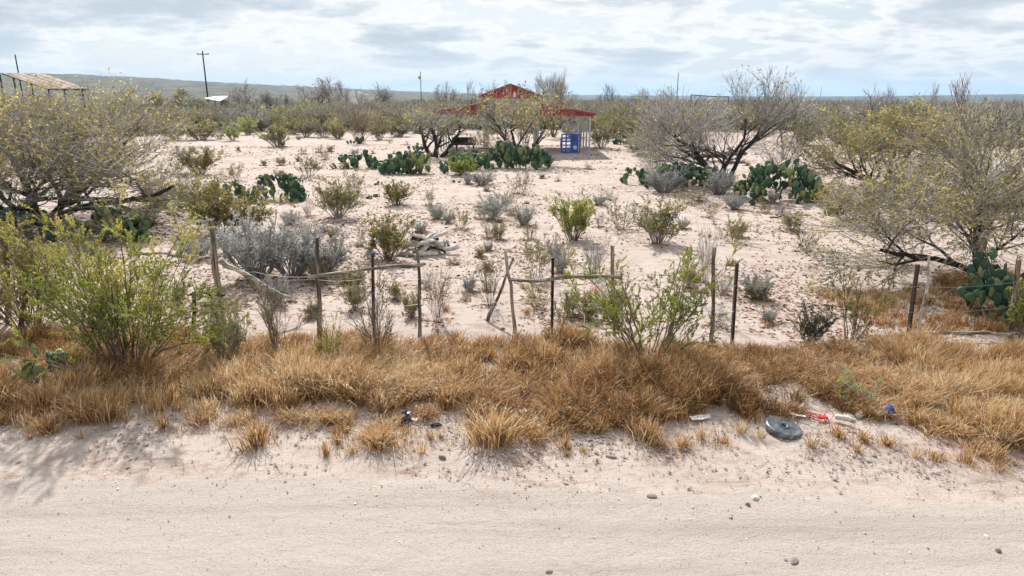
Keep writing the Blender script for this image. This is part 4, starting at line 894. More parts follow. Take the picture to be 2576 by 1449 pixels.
cactus('tall prickly pear around the forked mesquite trunk', 1305, 424, 165, 340, 110, 10, 0.38, 1.6)
cactus('small prickly pear beside the dark mesquite trunk', 1045, 388, 40, 350, 12, 11, 0.30)
cactus('small prickly pear at the left end of the dark cactus row', 1597, 462, 55, 416, 18, 12, 0.3)
cactus('dark prickly pear row under the bare tree', 1715, 470, 190, 394, 110, 13, 0.33, 1.5)
cactus('tallest prickly pear, right of the bare tree', 1960, 508, 160, 355, 170, 14, 0.31, 1.7)
cactus('prickly pear patch left of the tallest prickly pear', 1880, 500, 60, 425, 40, 15, 0.29)
cactus('upright prickly pear at the right edge beside the thick pale post', 2497, 800, 135, 572, 60, 16, 0.23, 0.9)
cactus('prickly pear on sand between the barn and the bare tree', 1574, 362, 60, 330, 20, 17, 0.42, 1.2)
cactus('far prickly pear in brush right of the barn roof', 1548, 322, 40, 288, 12, 18, 0.5)
cactus('dark clump of prickly pear in the far left brush', 664, 322, 44, 284, 16, 19, 0.5)
cactus('far prickly pear below the ruined shelter', 545, 312, 50, 288, 12, 20, 0.5)
cactus('small dark prickly pear at the foot of the tall brown shrub', 898, 362, 36, 334, 9, 21, 0.35)
cactus('prickly pear half buried in the low olive brush at right', 2095, 540, 50, 500, 9, 22, 0.25)
for i, (x, y, yt) in enumerate(((757, 458, 434), (833, 465, 440), (955, 465, 446), (1147, 460, 448), (945, 496, 484), (930, 500, 488), (798, 478, 466), (985, 470, 452))):
    cactus('tiny young cactus on the open sand', x, y, 16, yt, 4, 60 + i, 0.15, group='young cacti on the sand')

# ------------------------------------------------------------------ dry grass
def blades(rng, x, y, L, lean_a, lean_m, tone, width=0.0075):
    n = len(x); z = gh(x, y) - 0.02; a = lean_a + rng.normal(size=n) * 1.0; m = np.clip(lean_m + rng.normal(size=n) * 0.25, 0.05, 1.6)[:, None]
    d = np.stack([np.cos(a), np.sin(a), np.zeros(n)], -1); b = np.stack([x, y, z], -1); Lc = L[:, None]; up = np.array([0, 0, 1.0])
    a2 = a + rng.normal(size=n) * 0.9; d2 = np.stack([np.cos(a2), np.sin(a2), np.zeros(n)], -1); k = rng.uniform(-0.25, 0.22, n)[:, None]
    p1 = b + (d * 0.22 * m + up * 0.42) * Lc
    p2 = p1 + (d * 0.34 * m + up * np.clip(0.36 - 0.12 * m, 0.05, 1)) * Lc
    p3 = p2 + (d * 0.16 * m + d2 * 0.07 + up * (k * 0.6 + 0.08)) * Lc
    w = rng.uniform(0, math.pi, n); sd = np.stack([np.cos(w), np.sin(w), np.zeros(n)], -1) * (width * rng.uniform(0.5, 1.2, n))[:, None]
    V = np.stack([b - sd * 0.5, b + sd * 0.5, p1 + sd * 0.55, p1 - sd * 0.55, p2 + sd * 0.4, p2 - sd * 0.4, p3], 1).reshape(-1, 3); q = np.arange(n)[:, None] * 7
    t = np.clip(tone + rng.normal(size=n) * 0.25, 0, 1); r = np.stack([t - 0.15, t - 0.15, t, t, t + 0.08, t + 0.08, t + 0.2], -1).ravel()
    return [(V, np.vstack([q + np.array([0, 1, 2, 3]), q + np.array([3, 2, 4, 5])]), r, 0), (V[:0], np.zeros((0, 3)), r[:0], 0)] if False else [(V, np.vstack([q + np.array([0, 1, 2, 3]), q + np.array([3, 2, 4, 5]), q + np.array([5, 4, 6, 6])])[:2 * n], r, 0), (np.stack([p2 + sd * 0.4, p2 - sd * 0.4, p3], 1).reshape(-1, 3), np.arange(3 * n).reshape(-1, 3), np.stack([t + 0.1, t + 0.1, t + 0.25], -1).ravel(), 0)]
def grass_patch(name, label, near, far, dens, seed, Lm=0.44, tone0=0.47):
    rng = np.random.default_rng(seed)
    nr = np.array([tuple(at(px, py))[:2] for px, py in near]); fr = np.array([tuple(at(px, py))[:2] for px, py in far])
    x0, x1 = min(nr[:, 0].min(), fr[:, 0].min()), max(nr[:, 0].max(), fr[:, 0].max()); y0, y1 = nr[:, 1].min() - 0.4, fr[:, 1].max() + 0.4
    nt = int((x1 - x0) * (y1 - y0) * 21)                       # tussocks
    tx = rng.uniform(x0, x1, nt); ty = rng.uniform(y0, y1, nt)
    yn = np.interp(tx, nr[:, 0], nr[:, 1]) + 0.30 * vnoise(tx * 2.6, tx * 0, 31); yf = np.interp(tx, fr[:, 0], fr[:, 1]) + 0.5 * vnoise(tx * 1.2, tx * 0 + 5, 32)
    e = np.minimum(ty - yn, yf - ty); keep = (e > 0) & (rng.random(nt) < np.clip(0.5 + e * 2.2, 0, 1)) & (vnoise(tx * 2.7, ty * 2.7, 39) > -0.40)
    for cx_, cy_, cr_ in ((118, 985, 0.42), (60, 985, 0.35), (1022, 1062, 0.14), (703, 1050, 0.14), (2056, 1066, 0.12), (2232, 1062, 0.12), (2100, 1066, 0.13), (2140, 1062, 0.12), (1970, 1085, 0.24), (318, 960, 0.2), (1628, 925, 0.12)):
        c_ = at(cx_, cy_); keep &= np.hypot(tx - c_.x, ty - c_.y) > cr_
    tx, ty, e = tx[keep], ty[keep], e[keep]; nb = rng.integers(int(dens * 0.5), int(dens * 1.5), len(tx))
    big = np.clip(0.78 + 0.8 * vnoise(tx * 0.8, ty * 0.8, 34) + 0.7 * vnoise(tx * 2.5, ty * 2.5, 38), 0.58, 1.25) * np.clip(0.6 + e, 0.6, 1.0)
    la = -0.6 + 5.0 * vnoise(tx * 0.3, ty * 0.3, 35) + rng.normal(size=len(tx)) * 0.7; lm = 0.55 + 0.8 * vnoise(tx * 0.6, ty * 0.6, 36) + rng.normal(size=len(tx)) * 0.25
    tn = tone0 + 0.45 * vnoise(tx * 0.5, ty * 0.5, 37) + rng.normal(size=len(tx)) * 0.10
    i = np.repeat(np.arange(len(tx)), nb); n = len(i)
    rr = np.abs(rng.normal(size=n)) * 0.10; th = rng.uniform(0, 6.283, n); bx = tx[i] + rr * np.cos(th); by = ty[i] + rr * np.sin(th)
    la_i = np.where(rng.random(n) < 0.4, th, la[i])
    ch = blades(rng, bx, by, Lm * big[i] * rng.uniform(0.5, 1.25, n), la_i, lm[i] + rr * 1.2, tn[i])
    o = obj(name, mesh(name, ch, M['grass'])); tag(o, label, 'grass', kind='stuff'); return n
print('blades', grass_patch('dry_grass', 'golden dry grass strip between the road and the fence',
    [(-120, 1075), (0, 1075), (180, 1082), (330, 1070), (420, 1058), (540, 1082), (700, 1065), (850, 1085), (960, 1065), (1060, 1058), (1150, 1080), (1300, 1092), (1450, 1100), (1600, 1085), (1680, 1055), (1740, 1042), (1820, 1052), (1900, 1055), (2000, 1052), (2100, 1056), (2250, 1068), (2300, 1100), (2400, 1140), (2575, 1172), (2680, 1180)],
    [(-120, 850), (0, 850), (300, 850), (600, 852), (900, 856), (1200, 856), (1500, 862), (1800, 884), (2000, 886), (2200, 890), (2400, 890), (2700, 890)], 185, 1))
print('blades', grass_patch('dry_grass', 'rust-coloured grass under the right-edge mesquite', [(2270, 860), (2400, 850), (2700, 860)], [(2250, 740), (2400, 690), (2700, 690)], 60, 2, 0.3, 0.4))
# tussocks standing free at the road edge and in the yard
def tuft_mesh(seed, n, L, spread):
    rng = np.random.default_rng(seed); th = rng.uniform(0, 6.283, n); rr = np.abs(rng.normal(size=n)) * spread * 0.4
    z0 = gh(0, 5000.0); ch = blades(rng, rr * np.cos(th) + 0.0, rr * np.sin(th) + 5000, L * rng.uniform(0.5, 1.2, n), th, 0.35 + rr / spread * 0.5, np.full(n, 0.52 + rng.normal() * 0.08), 0.008)
    return mesh('grass_tuft', [(v - np.array([0, 5000, float(z0)]), f, r, m) for v, f, r, m in ch], M['grass'])
TUFT = [tuft_mesh(90 + i, n, L, s) for i, (n, L, s) in enumerate(((560, 0.36, 0.34), (260, 0.28, 0.26), (90, 0.22, 0.17), (40, 0.2, 0.13), (26, 0.16, 0.2), (130, 0.2, 0.3), (55, 0.24, 0.1), (16, 0.2, 0.06)))]
def tuft(label, px, py, v, s, group=None):
    b = at(px, py); o = obj('grass_tuft', TUFT[v]); o.location = b; o.scale = (s, s, s); o.rotation_euler = (0.12 * math.sin(px), 0.12 * math.cos(px * 1.7), px * 0.37); o.scale = (s, s * (1 + 0.25 * math.sin(px * 3.1)), s * (1 + 0.2 * math.cos(px * 2.3))); tag(o, label, 'grass tuft', group)
tuft('biggest golden grass tussock bulging onto the road edge at centre', 1245, 1110, 0, 1.25)
tuft('golden tussock beside the white scrap, left of centre', 955, 1118, 0, 0.95)
tuft('round golden tussock standing apart at the left road edge', 645, 1118, 1, 1.1)
tuft('spreading tussock pair left of the white plate scrap', 1625, 1105, 1, 1.15)
for x, y, v, s in ((412, 1075, 2, 1.0), (820, 1145, 2, 0.9), (885, 1140, 3, 0.9), (1060, 1140, 3, 0.8), (1350, 1110, 1, 0.8), (1420, 1125, 2, 0.9), (1505, 1085, 1, 0.75), (1535, 1068, 2, 1), (1590, 1085, 2, 1.0), (1660, 1125, 1, 0.6), (1715, 1128, 2, 1.0), (1765, 1105, 3, 1.1), (1860, 1088, 3, 1.1), (1910, 1100, 3, .9), (2040, 1125, 3, 1.1), (2110, 1100, 2, 1.1), (2170, 1110, 2, 1.0), (2230, 1120, 2, 0.9), (2300, 1150, 3, 0.9), (2440, 1160, 3, 0.9), (870, 1085, 2, 1), (320, 1060, 3, 0.8)):
    tuft('small dry grass tuft on the bare road shoulder', x, y, v, s, 'tufts along the road shoulder')
rng = np.random.default_rng(51)
for _ in range(46):
    x = rng.uniform(0, 2575); y = np.interp(x, [0, 420, 1000, 1450, 1740, 2250, 2575], [1075, 1065, 1090, 1110, 1070, 1110, 1175]) + rng.uniform(-10, 40)
    if 1900 < x < 2040: continue
    tuft('small dry grass tuft on the bare road shoulder', x, y, int(rng.integers(2, 8)), rng.uniform(0.35, 0.85), 'tufts along the road shoulder')
rng = np.random.default_rng(5)
for x, y in ((1180, 745), (1210, 750), (1310, 800), (1325, 790), (1340, 806), (1140, 790), (1120, 782), (1425, 770), (1500, 740), (2232, 775), (2260, 780), (2350, 800), (2390, 790), (2300, 820), (1690, 760), (1450, 800), (1260, 735), (1150, 735), (2060, 740), (1980, 700), (700, 790), (900, 800), (1610, 790), (2190, 835), (1930, 820), (1240, 830), (1100, 835)):
    tuft('low rusty grass tuft on sand behind the fence', x, y, int(rng.integers(2, 5)), rng.uniform(0.5, 0.95), 'tufts on the sand behind the fence')

# ------------------------------------------------------------------ stones, pebbles, litter flakes
def pebbles(name, label, n, seed, fpos, rsize, mat='pebble'):
    rng = np.random.default_rng(seed); v, f = ico(1); v = v  # 42 verts / 80 faces
    v = np.array([(1, 0, 0), (-1, 0, 0), (0, 1, 0), (0, -1, 0), (0, 0, 1), (0, 0, -1)], float); f = np.array([(0, 2, 4), (2, 1, 4), (1, 3, 4), (3, 0, 4), (2, 0, 5), (1, 2, 5), (3, 1, 5), (0, 3, 5)])
    x, y = fpos(rng, n); n = len(x); r = rsize(rng, n); a = rng.uniform(0, 6.283, n)
    q = v[None] * (1 + 0.25 * rng.normal(size=(n, 6, 1))) * r[:, None, None] * np.stack([rng.uniform(0.8, 1.6, n), np.ones(n), rng.uniform(0.45, 0.8, n)], -1)[:, None]
    c, s = np.cos(a)[:, None], np.sin(a)[:, None]; X = q[..., 0] * c - q[..., 1] * s + x[:, None]; Y = q[..., 0] * s + q[..., 1] * c + y[:, None]; Z = q[..., 2] + (gh(x, y) + 0.012 + r * 0.25)[:, None]
    V = np.stack([X, Y, Z], -1).reshape(-1, 3); Fc = (f[None] + (np.arange(n) * 6)[:, None, None]).reshape(-1, 3)
    o = obj(name, mesh(name, [(V, Fc, np.repeat(rng.beta(0.9, 0.9, n), 6), 0)], M[mat], False)); tag(o, label, 'gravel', kind='stuff')
def pos_road(rng, n):
    x = rng.uniform(-7.5, 7.5, n * 3); t = np.where(rng.random(n * 3) < 0.55, rng.normal(size=n * 3) * 0.6 - 0.85, rng.uniform(-3.6, -0.2, n * 3)); k = rng.random(n * 3) < (0.45 + vnoise(x * 0.9, t * 1.5, 51)); x, t = x[k][:n], t[k][:n]
    return x, edge_y(x) + t
pebbles('gravel', 'small dark and pale pebbles strewn over the dirt road', 12000, 3, pos_road, lambda r, n: np.clip(r.lognormal(-5.85, 0.5, n), 0.002, 0.018))
def pos_sh(rng, n):
    x = rng.uniform(-7.5, 7.5, n * 3); t = rng.normal(size=n * 3) * 0.4 - 0.45; k = rng.random(n * 3) < (0.5 + 1.4 * vnoise(x * 1.3, t * 2.5, 53)); return x[k][:n], edge_y(x[k][:n]) + t[k][:n]
pebbles('clods', 'crumbly sandy clods on the road shoulder', 6000, 13, pos_sh, lambda r, n: np.clip(r.lognormal(-4.75, 0.45, n), 0.004, 0.03), 'sand')
def flakes(name, label, n, seed):
    rng = np.random.default_rng(seed); y = np.exp(rng.uniform(math.log(8.4), math.log(60), n * 3)); x = rng.uniform(-0.8, 0.8, n * 3) * y
    k = rng.random(n * 3) < np.clip(0.3 + 1.3 * vnoise(x * 0.5, y * 0.5, 61) + 0.6 * vnoise(x * 2, y * 2, 62), 0, 1); x, y = x[k][:n], y[k][:n]
    for fx_, fy_, fw_ in FEET:
        if fy_ < 60: q_ = rng.normal(size=(70, 2)) * fw_ * 0.3; x = np.append(x, fx_ + q_[:, 0]); y = np.append(y, fy_ + q_[:, 1])
    m = len(x)
    a = rng.uniform(0, 6.283, m); L = rng.uniform(0.018, 0.06, m) * (0.7 + y / 35); W = L * rng.uniform(0.2, 0.6, m); z = gh(x, y) + 0.01
    d = np.stack([np.cos(a), np.sin(a), rng.normal(size=m) * 0.25], -1); s = np.stack([-np.sin(a), np.cos(a), rng.normal(size=m) * 0.4], -1); c = np.stack([x, y, z], -1)
    V = np.stack([c - d * L[:, None], c - s * W[:, None], c + d * L[:, None] + np.array([0, 0, 0.01]), c + s * W[:, None]], 1).reshape(-1, 3)
    o = obj(name, mesh(name, [(V, np.arange(m * 4).reshape(-1, 4), np.repeat(rng.uniform(0, 1, m), 4), 0)], M['litter'])); tag(o, label, 'litter', kind='stuff')
flakes('leaf_litter', 'brown dead leaves and bark flakes scattered over the sand', 40000, 8)
def stone(label, px, py, r, mat, seed, sc=(1.3, 1, 0.7), name='stone', cat='stone'):
    v, f = ico(2); rng = np.random.default_rng(seed); pl = norm(rng.normal(size=(7, 3)))
    for q in pl: dd = v @ q; v = v - np.maximum(dd - 0.72, 0)[:, None] * q
    v = v * np.array(sc) * r; o = obj(name, mesh(name, [(v, f)], M[mat], False)); o.location = at(px, py) + Vector((0, 0, r * sc[2] * 0.45)); o.rotation_euler = (0, 0, seed); tag(o, label, cat)
stone('largest pale stone on the road at right', 1897, 1254, 0.042, 'stone_pale', 1)
stone('second pale stone just below the largest pale stone', 1881, 1272, 0.028, 'stone', 2, (1, 1, 1))
stone('flat dark grey stone on the road right of centre', 1638, 1250, 0.045, 'stone', 3, (1.5, 0.9, 0.5))
stone('flat dark stone at the bottom right of the road', 1996, 1414, 0.042, 'stone', 4, (1.5, 0.9, 0.5))
stone('small dark stone left of the flat bottom stone', 1975, 1410, 0.02, 'stone', 5)
stone('long brown stone below the shoulder grass right of centre', 1537, 1150, 0.04, 'stone', 6, (1.7, 0.7, 0.5))
stone('dark stone low at the right road edge', 2510, 1388, 0.028, 'stone', 7)
stone('white stone near the right side of the road', 2480, 1352, 0.026, 'stone_pale', 8)
stone('brown lump below the golden tussock at centre left', 1112, 1152, 0.04, 'stone', 9, (1.2, 1, 0.7))
stone('dark pebble near the bottom centre of the road', 1380, 1440, 0.03, 'stone', 10)
stone('dark rock on the open sand beside the small grey sage', 1325, 512, 0.12, 'stone', 11)
stone('grey rock near the barn path right of the blue crate', 1612, 390, 0.25, 'stone', 12)

# ------------------------------------------------------------------ rubbish along the grass edge
def crumple(name, label, px, py, size, mat, seed, cat='bag', lift=0.5):
    v, f = ico(3); rng = np.random.default_rng(seed); d = 0
    for s in range(9): q = norm(rng.normal(size=3)); d = d + np.abs(((v @ q) * rng.uniform(1.5, 4) + rng.uniform(0, 1)) % 1 - 0.5)
    v = v * (0.35 + 0.5 * (d - d.min()) / (d.max() - d.min()) * 1.3)[:, None] * np.array(size) / 2
    o = obj(name, mesh(name, [(v, f)], M[mat], False)); o.location = at(px, py) + Vector((0, 0, size[2] * lift * 0.6)); o.rotation_euler = (0, 0, rng.uniform(0, 3)); tag(o, label, cat)
def sheet(name, label, px, py, w, h, mat, seed, cat='paper', rz=0.3, lift=0.03):
    rng = np.random.default_rng(seed); nx, ny = 9, 6; X, Y = np.meshgrid(np.linspace(-.5, .5, nx) * w, np.linspace(-.5, .5, ny) * h)
    Z = 0.10 * w * (vnoise(X / w * 4 + seed, Y / w * 4, seed) + 1.2 * (X / w) ** 2) + lift
    Y = Y * (0.75 + 0.5 * vnoise(X / w * 3, X * 0 + seed, seed + 1)); i = np.arange(nx - 1)[None] + (np.arange(ny - 1) * nx)[:, None]
    V = np.stack([X, Y, Z], -1).reshape(-1, 3); Fq = np.stack([i, i + 1, i + nx + 1, i + nx], -1).reshape(-1, 4)
    o = obj(name, mesh(name, [(V, Fq, None, 0), (V - np.array([0, 0, 0.004]), Fq[:, ::-1], None, 0)], M[mat])); o.location = at(px, py); o.rotation_euler = (0.2, 0, rz); tag(o, label, cat)
b = at(1970, 1082); o = empty('round_lid', b + Vector((0, 0, 0.06))); o.rotation_euler = (rad(9), rad(5), 0.4); tag(o, 'round dusty black plastic lid with a centre hole lying at road edge', 'lid')
part('disc', [lathe([(0.03, 0.0), (0.045, 0.012), (0.065, 0.012), (0.072, 0.0), (0.20, 0.004), (0.215, -0.004), (0.232, -0.03), (0.234, -0.05), (0.215, -0.055), (0.03, -0.03), (0.03, 0.0)], 44)], M['lid'], o)
part('hub', [lathe([(0.0295, 0.004), (0.026, -0.02), (0.0, -0.022)], 20)], M['black'], o, False)
crumple('plastic_bag', 'crumpled glossy black plastic bag at the grass edge', 1022, 1058, (0.34, 0.2, 0.16), 'black', 1)
sheet('paper_scrap', 'white scrap showing at the edge of the black bag', 1043, 1062, 0.1, 0.05, 'paper', 6, 'paper', -0.4, 0.05)
crumple('white_scrap', 'small white crumpled scrap beside the golden tussock', 1004, 1096, (0.15, 0.1, 0.07), 'paper', 2, 'litter')
sheet('plate_scrap', 'torn white foam plate on the shoulder left of the lid', 1760, 1056, 0.26, 0.10, 'white', 3, 'plate', 0.2, 0.04)
sheet('plate_scrap', 'pale flat scrap by the biggest golden tussock', 1340, 1074, 0.2, 0.09, 'paper', 4, 'plate', 0.0)
sheet('paper_scrap', 'tiny white scrap in the grass above the flat pale scrap', 1312, 1048, 0.1, 0.09, 'paper', 5, 'paper', 0.5, 0.1)
crumple('dark_scrap', 'small dark crumpled scrap right of the black bag', 1095, 1072, (0.2, 0.1, 0.06), 'bark', 7, 'litter')
crumple('clear_bottle', 'crushed pale plastic bottle in the grass at left', 703, 1038, (0.13, 0.12, 0.2), 'paper', 8, 'bottle')
sheet('rag', 'white rag twisted behind the round lid', 2004, 1054, 0.2, 0.06, 'paper', 9, 'rag', -0.5, 0.07)
def bottle(name, label, px, py, L, r, mat, rz, cat):
    b = at(px, py); o = empty(name, b + Vector((0, 0, r + 0.03))); tag(o, label, cat); o.rotation_euler = (0.1, math.pi / 2 - 0.1, rz)
    part('body', [lathe([(0, 0), (r * 0.9, 0.005), (r, 0.02), (r * 0.93, L * 0.3), (r, L * 0.5), (r * 0.95, L * 0.66), (r * 0.4, L * 0.86), (r * 0.38, L * 0.94), (0, L * 0.94)], 14)], M[mat], o, False)
    part('cap', [lathe([(0, L * 0.93), (r * 0.45, L * 0.93), (r * 0.45, L), (0, L)], 12)], M['white'], o, False)
bottle('plastic_bottle', 'pale plastic bottle lying right of the red netting', 2098, 1060, 0.24, 0.038, 'paper', -0.5, 'bottle')
bottle('plastic_bottle', 'small pale bottle in the grass beside the blue bag', 2202, 1052, 0.18, 0.035, 'paper', 0.2, 'bottle')
crumple('carton', 'crushed pale carton between bottle and blue bag', 2136, 1056, (0.13, 0.11, 0.12), 'paper', 12, 'carton')
crumple('carton', 'greyish crushed carton behind the pale carton', 2160, 1050, (0.15, 0.11, 0.12), 'paper', 14, 'carton')
crumple('plastic_bag', 'crumpled bright blue plastic bag in the grass at right', 2232, 1050, (0.19, 0.15, 0.19), 'blue', 13, lift=0.9)
# red netting: a tangle of loops
rng = np.random.default_rng(17); P = []
for i in range(9):
    t = np.linspace(0, 2 * math.pi * 0.9, 16); c = rng.normal(size=3) * np.array([0.06, 0.03, 0.03]); u = norm(rng.normal(size=3)); w = norm(np.cross(u, rng.normal(size=3))); r = rng.uniform(0.05, 0.13)
    q = c + r * (np.cos(t)[:, None] * u + np.sin(t)[:, None] * w * 0.7); q[:, 2] = np.abs(q[:, 2] * 0.8) + 0.02; P.append(q)
o = empty('red_netting', at(2056, 1056)); tag(o, 'tangled red plastic netting in the grass behind the lid', 'netting')
part('strands', tubes(np.array(P), np.full((9, 16), 0.0038), 5), M['redplastic'], o, False)
v, f = ico(2); part('red_scrap', [(v * np.array([0.07, 0.035, 0.02]) * (1 + 0.5 * vnoise(v[:, 0] * 3, v[:, 1] * 3 + v[:, 2], 3))[:, None] + np.array([0.04, -0.03, 0.05]), f)], M['redplastic'], o)

# ------------------------------------------------------------------ distant brush, one mass
def scrub_mat():
    m, nt, b = new_mat('scrub'); L = nt.links.new
    a = nt.nodes.new('ShaderNodeAttribute'); a.attribute_type = 'INSTANCER'; a.attribute_name = 'tone'
    r = nt.nodes.new('ShaderNodeAttribute'); r.attribute_name = 'rnd'
    ad = nt.nodes.new('ShaderNodeMath'); ad.operation = 'MULTIPLY_ADD'; ad.inputs[1].default_value = 0.22; L(r.outputs['Fac'], ad.inputs[0]); L(a.outputs['Fac'], ad.inputs[2])
    c = mramp(nt, ad.outputs[0], [(0.0, (0.09, 0.115, 0.035)), (0.22, (0.21, 0.215, 0.065)), (0.42, (0.36, 0.325, 0.11)), (0.60, (0.45, 0.38, 0.17)), (0.8, (0.50, 0.44, 0.31)), (1.0, (0.66, 0.55, 0.21))])
    L(c, b.inputs['Base Color']); b.inputs['Roughness'].default_value = 0.8; b.inputs['Specular IOR Level'].default_value = 0.1
    t = nt.nodes.new('ShaderNodeBsdfTranslucent'); L(c, t.inputs[0]); mx = nt.nodes.new('ShaderNodeMixShader'); mx.inputs[0].default_value = 0.3
    L(b.outputs[0], mx.inputs[1]); L(t.outputs[0], mx.inputs[2]); L(mx.outputs[0], nt.nodes['Material Output'].inputs[0]); return m
def scrub_shape(seed, N, sz, ptw):
    rng = np.random.default_rng(seed); u = norm(rng.normal(size=(N, 3))); rr = rng.uniform(0.15, 1, N) ** 0.5
    lob = 1 + 0.7 * vnoise(u[:, 0] * 1.8 + seed * 3.1, u[:, 1] * 1.8 + u[:, 2] * 2, 73); q = u * (rr * lob)[:, None]
    c = np.stack([q[:, 0] / 2, q[:, 1] / 2, np.maximum(q[:, 2] * 0.45 + 0.47, 0.02)], -1); tw = rng.random(N) < ptw
    sh = np.clip(c[:, 2] * 1.4, 0.25, 1); c[:, 0] *= sh; c[:, 1] *= sh
    d = norm(np.stack([q[:, 0] * 0.8, q[:, 1] * 0.8, np.full(N, 0.8)], -1) + rng.normal(size=(N, 3)) * np.where(tw, 0.22, 1.0)[:, None]); s_ = norm(np.cross(d, rng.normal(size=(N, 3))))
    L = (np.where(tw, 0.22 + sz, sz) * rng.uniform(0.6, 1.3, N))[:, None]; W = (np.where(tw, 0.012 + sz * 0.06, sz * 0.5))[:, None]
    V = np.stack([c, c + d * L * 0.5 + s_ * W * 0.5, c + d * L, c + d * L * 0.5 - s_ * W * 0.5], 1)
    V[..., 2] = np.maximum(V[..., 2], 0); r = np.repeat(rng.uniform(0, 1, N), 4).reshape(N, 4)
    ch = [(V[k].reshape(-1, 3), np.arange(k.sum() * 4).reshape(-1, 4), r[k].ravel(), m) for k, m in ((~tw, 0), (tw, 1))]
    # trunk and limbs
    a = rng.uniform(0, 6.28, 5); P = grow(rng, np.zeros((5, 3)), np.stack([np.cos(a) * 0.6, np.sin(a) * 0.6, np.ones(5)], -1), rng.uniform(0.4, 0.6, 5), 5, 0.2, 0.0)
    ch += tubes(P, np.full((5, 1), 0.014) * np.linspace(1, 0.5, 5)[None], 4, np.zeros(5), 1)
    return mesh('scrub_shape', ch, [M['scrub_inst'], M['twig_far']])
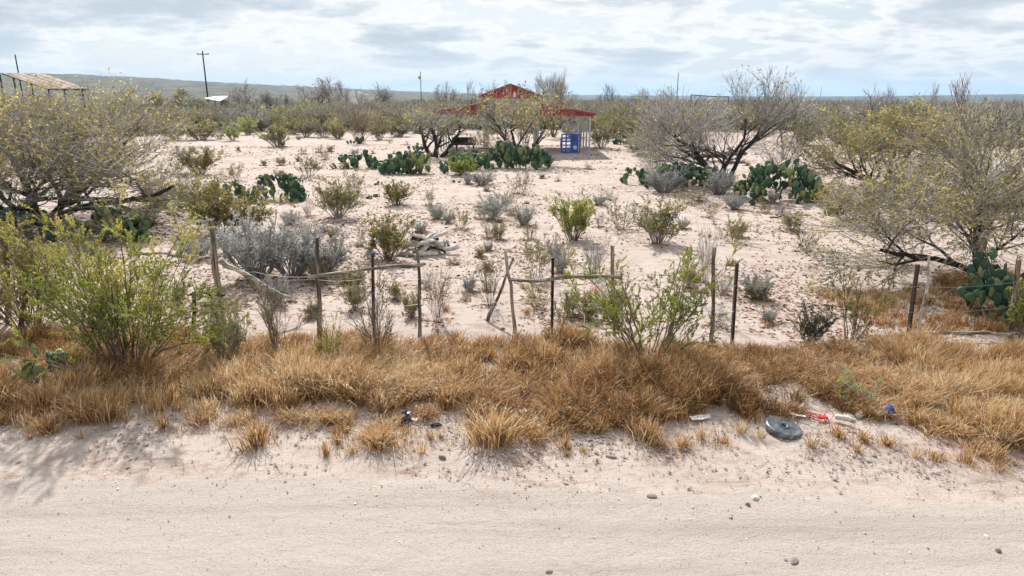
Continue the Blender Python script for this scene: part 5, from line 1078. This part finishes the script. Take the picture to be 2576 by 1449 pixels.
def far_brush(n, seed):
    M['scrub_inst'] = scrub_mat(); shapes = bpy.data.collections.new('scrub_shapes')
    nv = 6
    for v in range(nv): shapes.objects.link(bpy.data.objects.new('a%02d' % v, scrub_shape(800 + v, 1500, 0.055, (0.25, 0.5, 0.15, 0.35, 0.2, 0.65)[v])))
    for v in range(nv): shapes.objects.link(bpy.data.objects.new('b%02d' % v, scrub_shape(900 + v, 420, 0.12, (0.2, 0.4, 0.12, 0.3, 0.18, 0.55)[v])))
    rng = np.random.default_rng(seed); y = np.where(rng.random(n) < 0.34, rng.uniform(60, 140, n), np.exp(rng.uniform(math.log(52), math.log(700), n))); px = rng.uniform(-700, 3275, n)
    x = (px - PW / 2) / fpx * y * 1.02; P = np.stack([x, y, np.zeros(n)], -1); ppx, ppy = to_px(P)
    lim = np.interp(ppx, [-500, 380, 430, 900, 1090, 1500, 1520, 1620, 1660, 2000, 2080, 2110, 3075], [350, 345, 334, 334, 326, 326, 350, 350, 332, 332, 340, 375, 375])
    k = (ppy < lim - 2) & ((ppx < 1250) | (y < 380)) & (rng.random(n) < 0.80 + 0.5 * vnoise(x / 14, y / 14, 74)); x, y = x[k], y[k]; m = len(x)
    bx_ = to_px(np.stack([x, y, np.zeros(m)], -1))[0]
    wob = vnoise(x / 45, y / 45, 71); h = np.clip(rng.uniform(0.9, 2.9, m) * (1 + 0.5 * wob), 0.6, 3.7)
    h = np.where((bx_ > 1450) & (y > 150), np.minimum(h, 2.4), h); h = np.where((bx_ > 495) & (bx_ < 595) & (y < 118), np.minimum(h, 2.6), h)
    h = np.where((bx_ > 585) & (bx_ < 795) & (y < 122) & (y > 90), np.minimum(h, 0.9), h); h = np.where((bx_ > 865) & (bx_ < 925) & (y < 262), np.minimum(h, 2.7), h); w = h * rng.uniform(1.0, 1.9, m)
    tone = np.clip(0.33 + 0.8 * vnoise(x / 25, y / 35, 72) + rng.normal(size=m) * 0.20, 0, 0.95)
    me = bpy.data.meshes.new('far_brush'); me.vertices.add(m); me.vertices.foreach_set('co', np.stack([x, y, gh(x, y) - 0.03], -1).astype(np.float32).ravel())
    def at_(nm, ty, key, val): a = me.attributes.new(nm, ty, 'POINT'); a.data.foreach_set(key, val)
    at_('scl', 'FLOAT_VECTOR', 'vector', np.stack([w, w, h], -1).astype(np.float32).ravel()); at_('rotz', 'FLOAT', 'value', rng.uniform(0, 6.28, m).astype(np.float32))
    at_('tone', 'FLOAT', 'value', tone.astype(np.float32)); at_('pick', 'INT', 'value', (rng.integers(0, nv, m) + np.where(y > 190, nv, 0)).astype(np.int32))
    o = obj('far_brush', me); tag(o, 'grey-green thorn scrub spreading to the horizon', 'brush', kind='stuff')
    g = bpy.data.node_groups.new('scatter_scrub', 'GeometryNodeTree'); g.interface.new_socket('Geometry', in_out='INPUT', socket_type='NodeSocketGeometry'); g.interface.new_socket('Geometry', in_out='OUTPUT', socket_type='NodeSocketGeometry')
    N = g.nodes.new; L = g.links.new; gi = N('NodeGroupInput'); go = N('NodeGroupOutput'); ip = N('GeometryNodeInstanceOnPoints'); ci = N('GeometryNodeCollectionInfo')
    ci.inputs['Collection'].default_value = shapes; ci.inputs['Separate Children'].default_value = True; ci.inputs['Reset Children'].default_value = True
    def named(nm, ty): q = N('GeometryNodeInputNamedAttribute'); q.data_type = ty; q.inputs['Name'].default_value = nm; return q.outputs['Attribute']
    L(gi.outputs[0], ip.inputs['Points']); L(ci.outputs[0], ip.inputs['Instance']); ip.inputs['Pick Instance'].default_value = True
    L(named('pick', 'INT'), ip.inputs['Instance Index']); L(named('scl', 'FLOAT_VECTOR'), ip.inputs['Scale'])
    cx = N('ShaderNodeCombineXYZ'); L(named('rotz', 'FLOAT'), cx.inputs[2]); L(cx.outputs[0], ip.inputs['Rotation']); L(ip.outputs[0], go.inputs[0])
    md = o.modifiers.new('scatter', 'NODES'); md.node_group = g
far_brush(16500, 4)

# ------------------------------------------------------------------ air
hv = bpy.data.materials.new('air'); hv.use_nodes = True; nt = hv.node_tree; nt.nodes.clear()
pv = nt.nodes.new('ShaderNodeVolumePrincipled'); pv.inputs['Color'].default_value = (0.45, 0.70, 1.0, 1); pv.inputs['Density'].default_value = 0.00011; pv.inputs['Anisotropy'].default_value = 0.2
mo = nt.nodes.new('ShaderNodeOutputMaterial'); nt.links.new(pv.outputs[0], mo.inputs['Volume'])
o = obj('haze', mesh('haze', [box((0, 1500, 48), (15000, 15000, 140))], hv, False)); tag(o, 'pale bluish distant air', 'haze', kind='stuff')
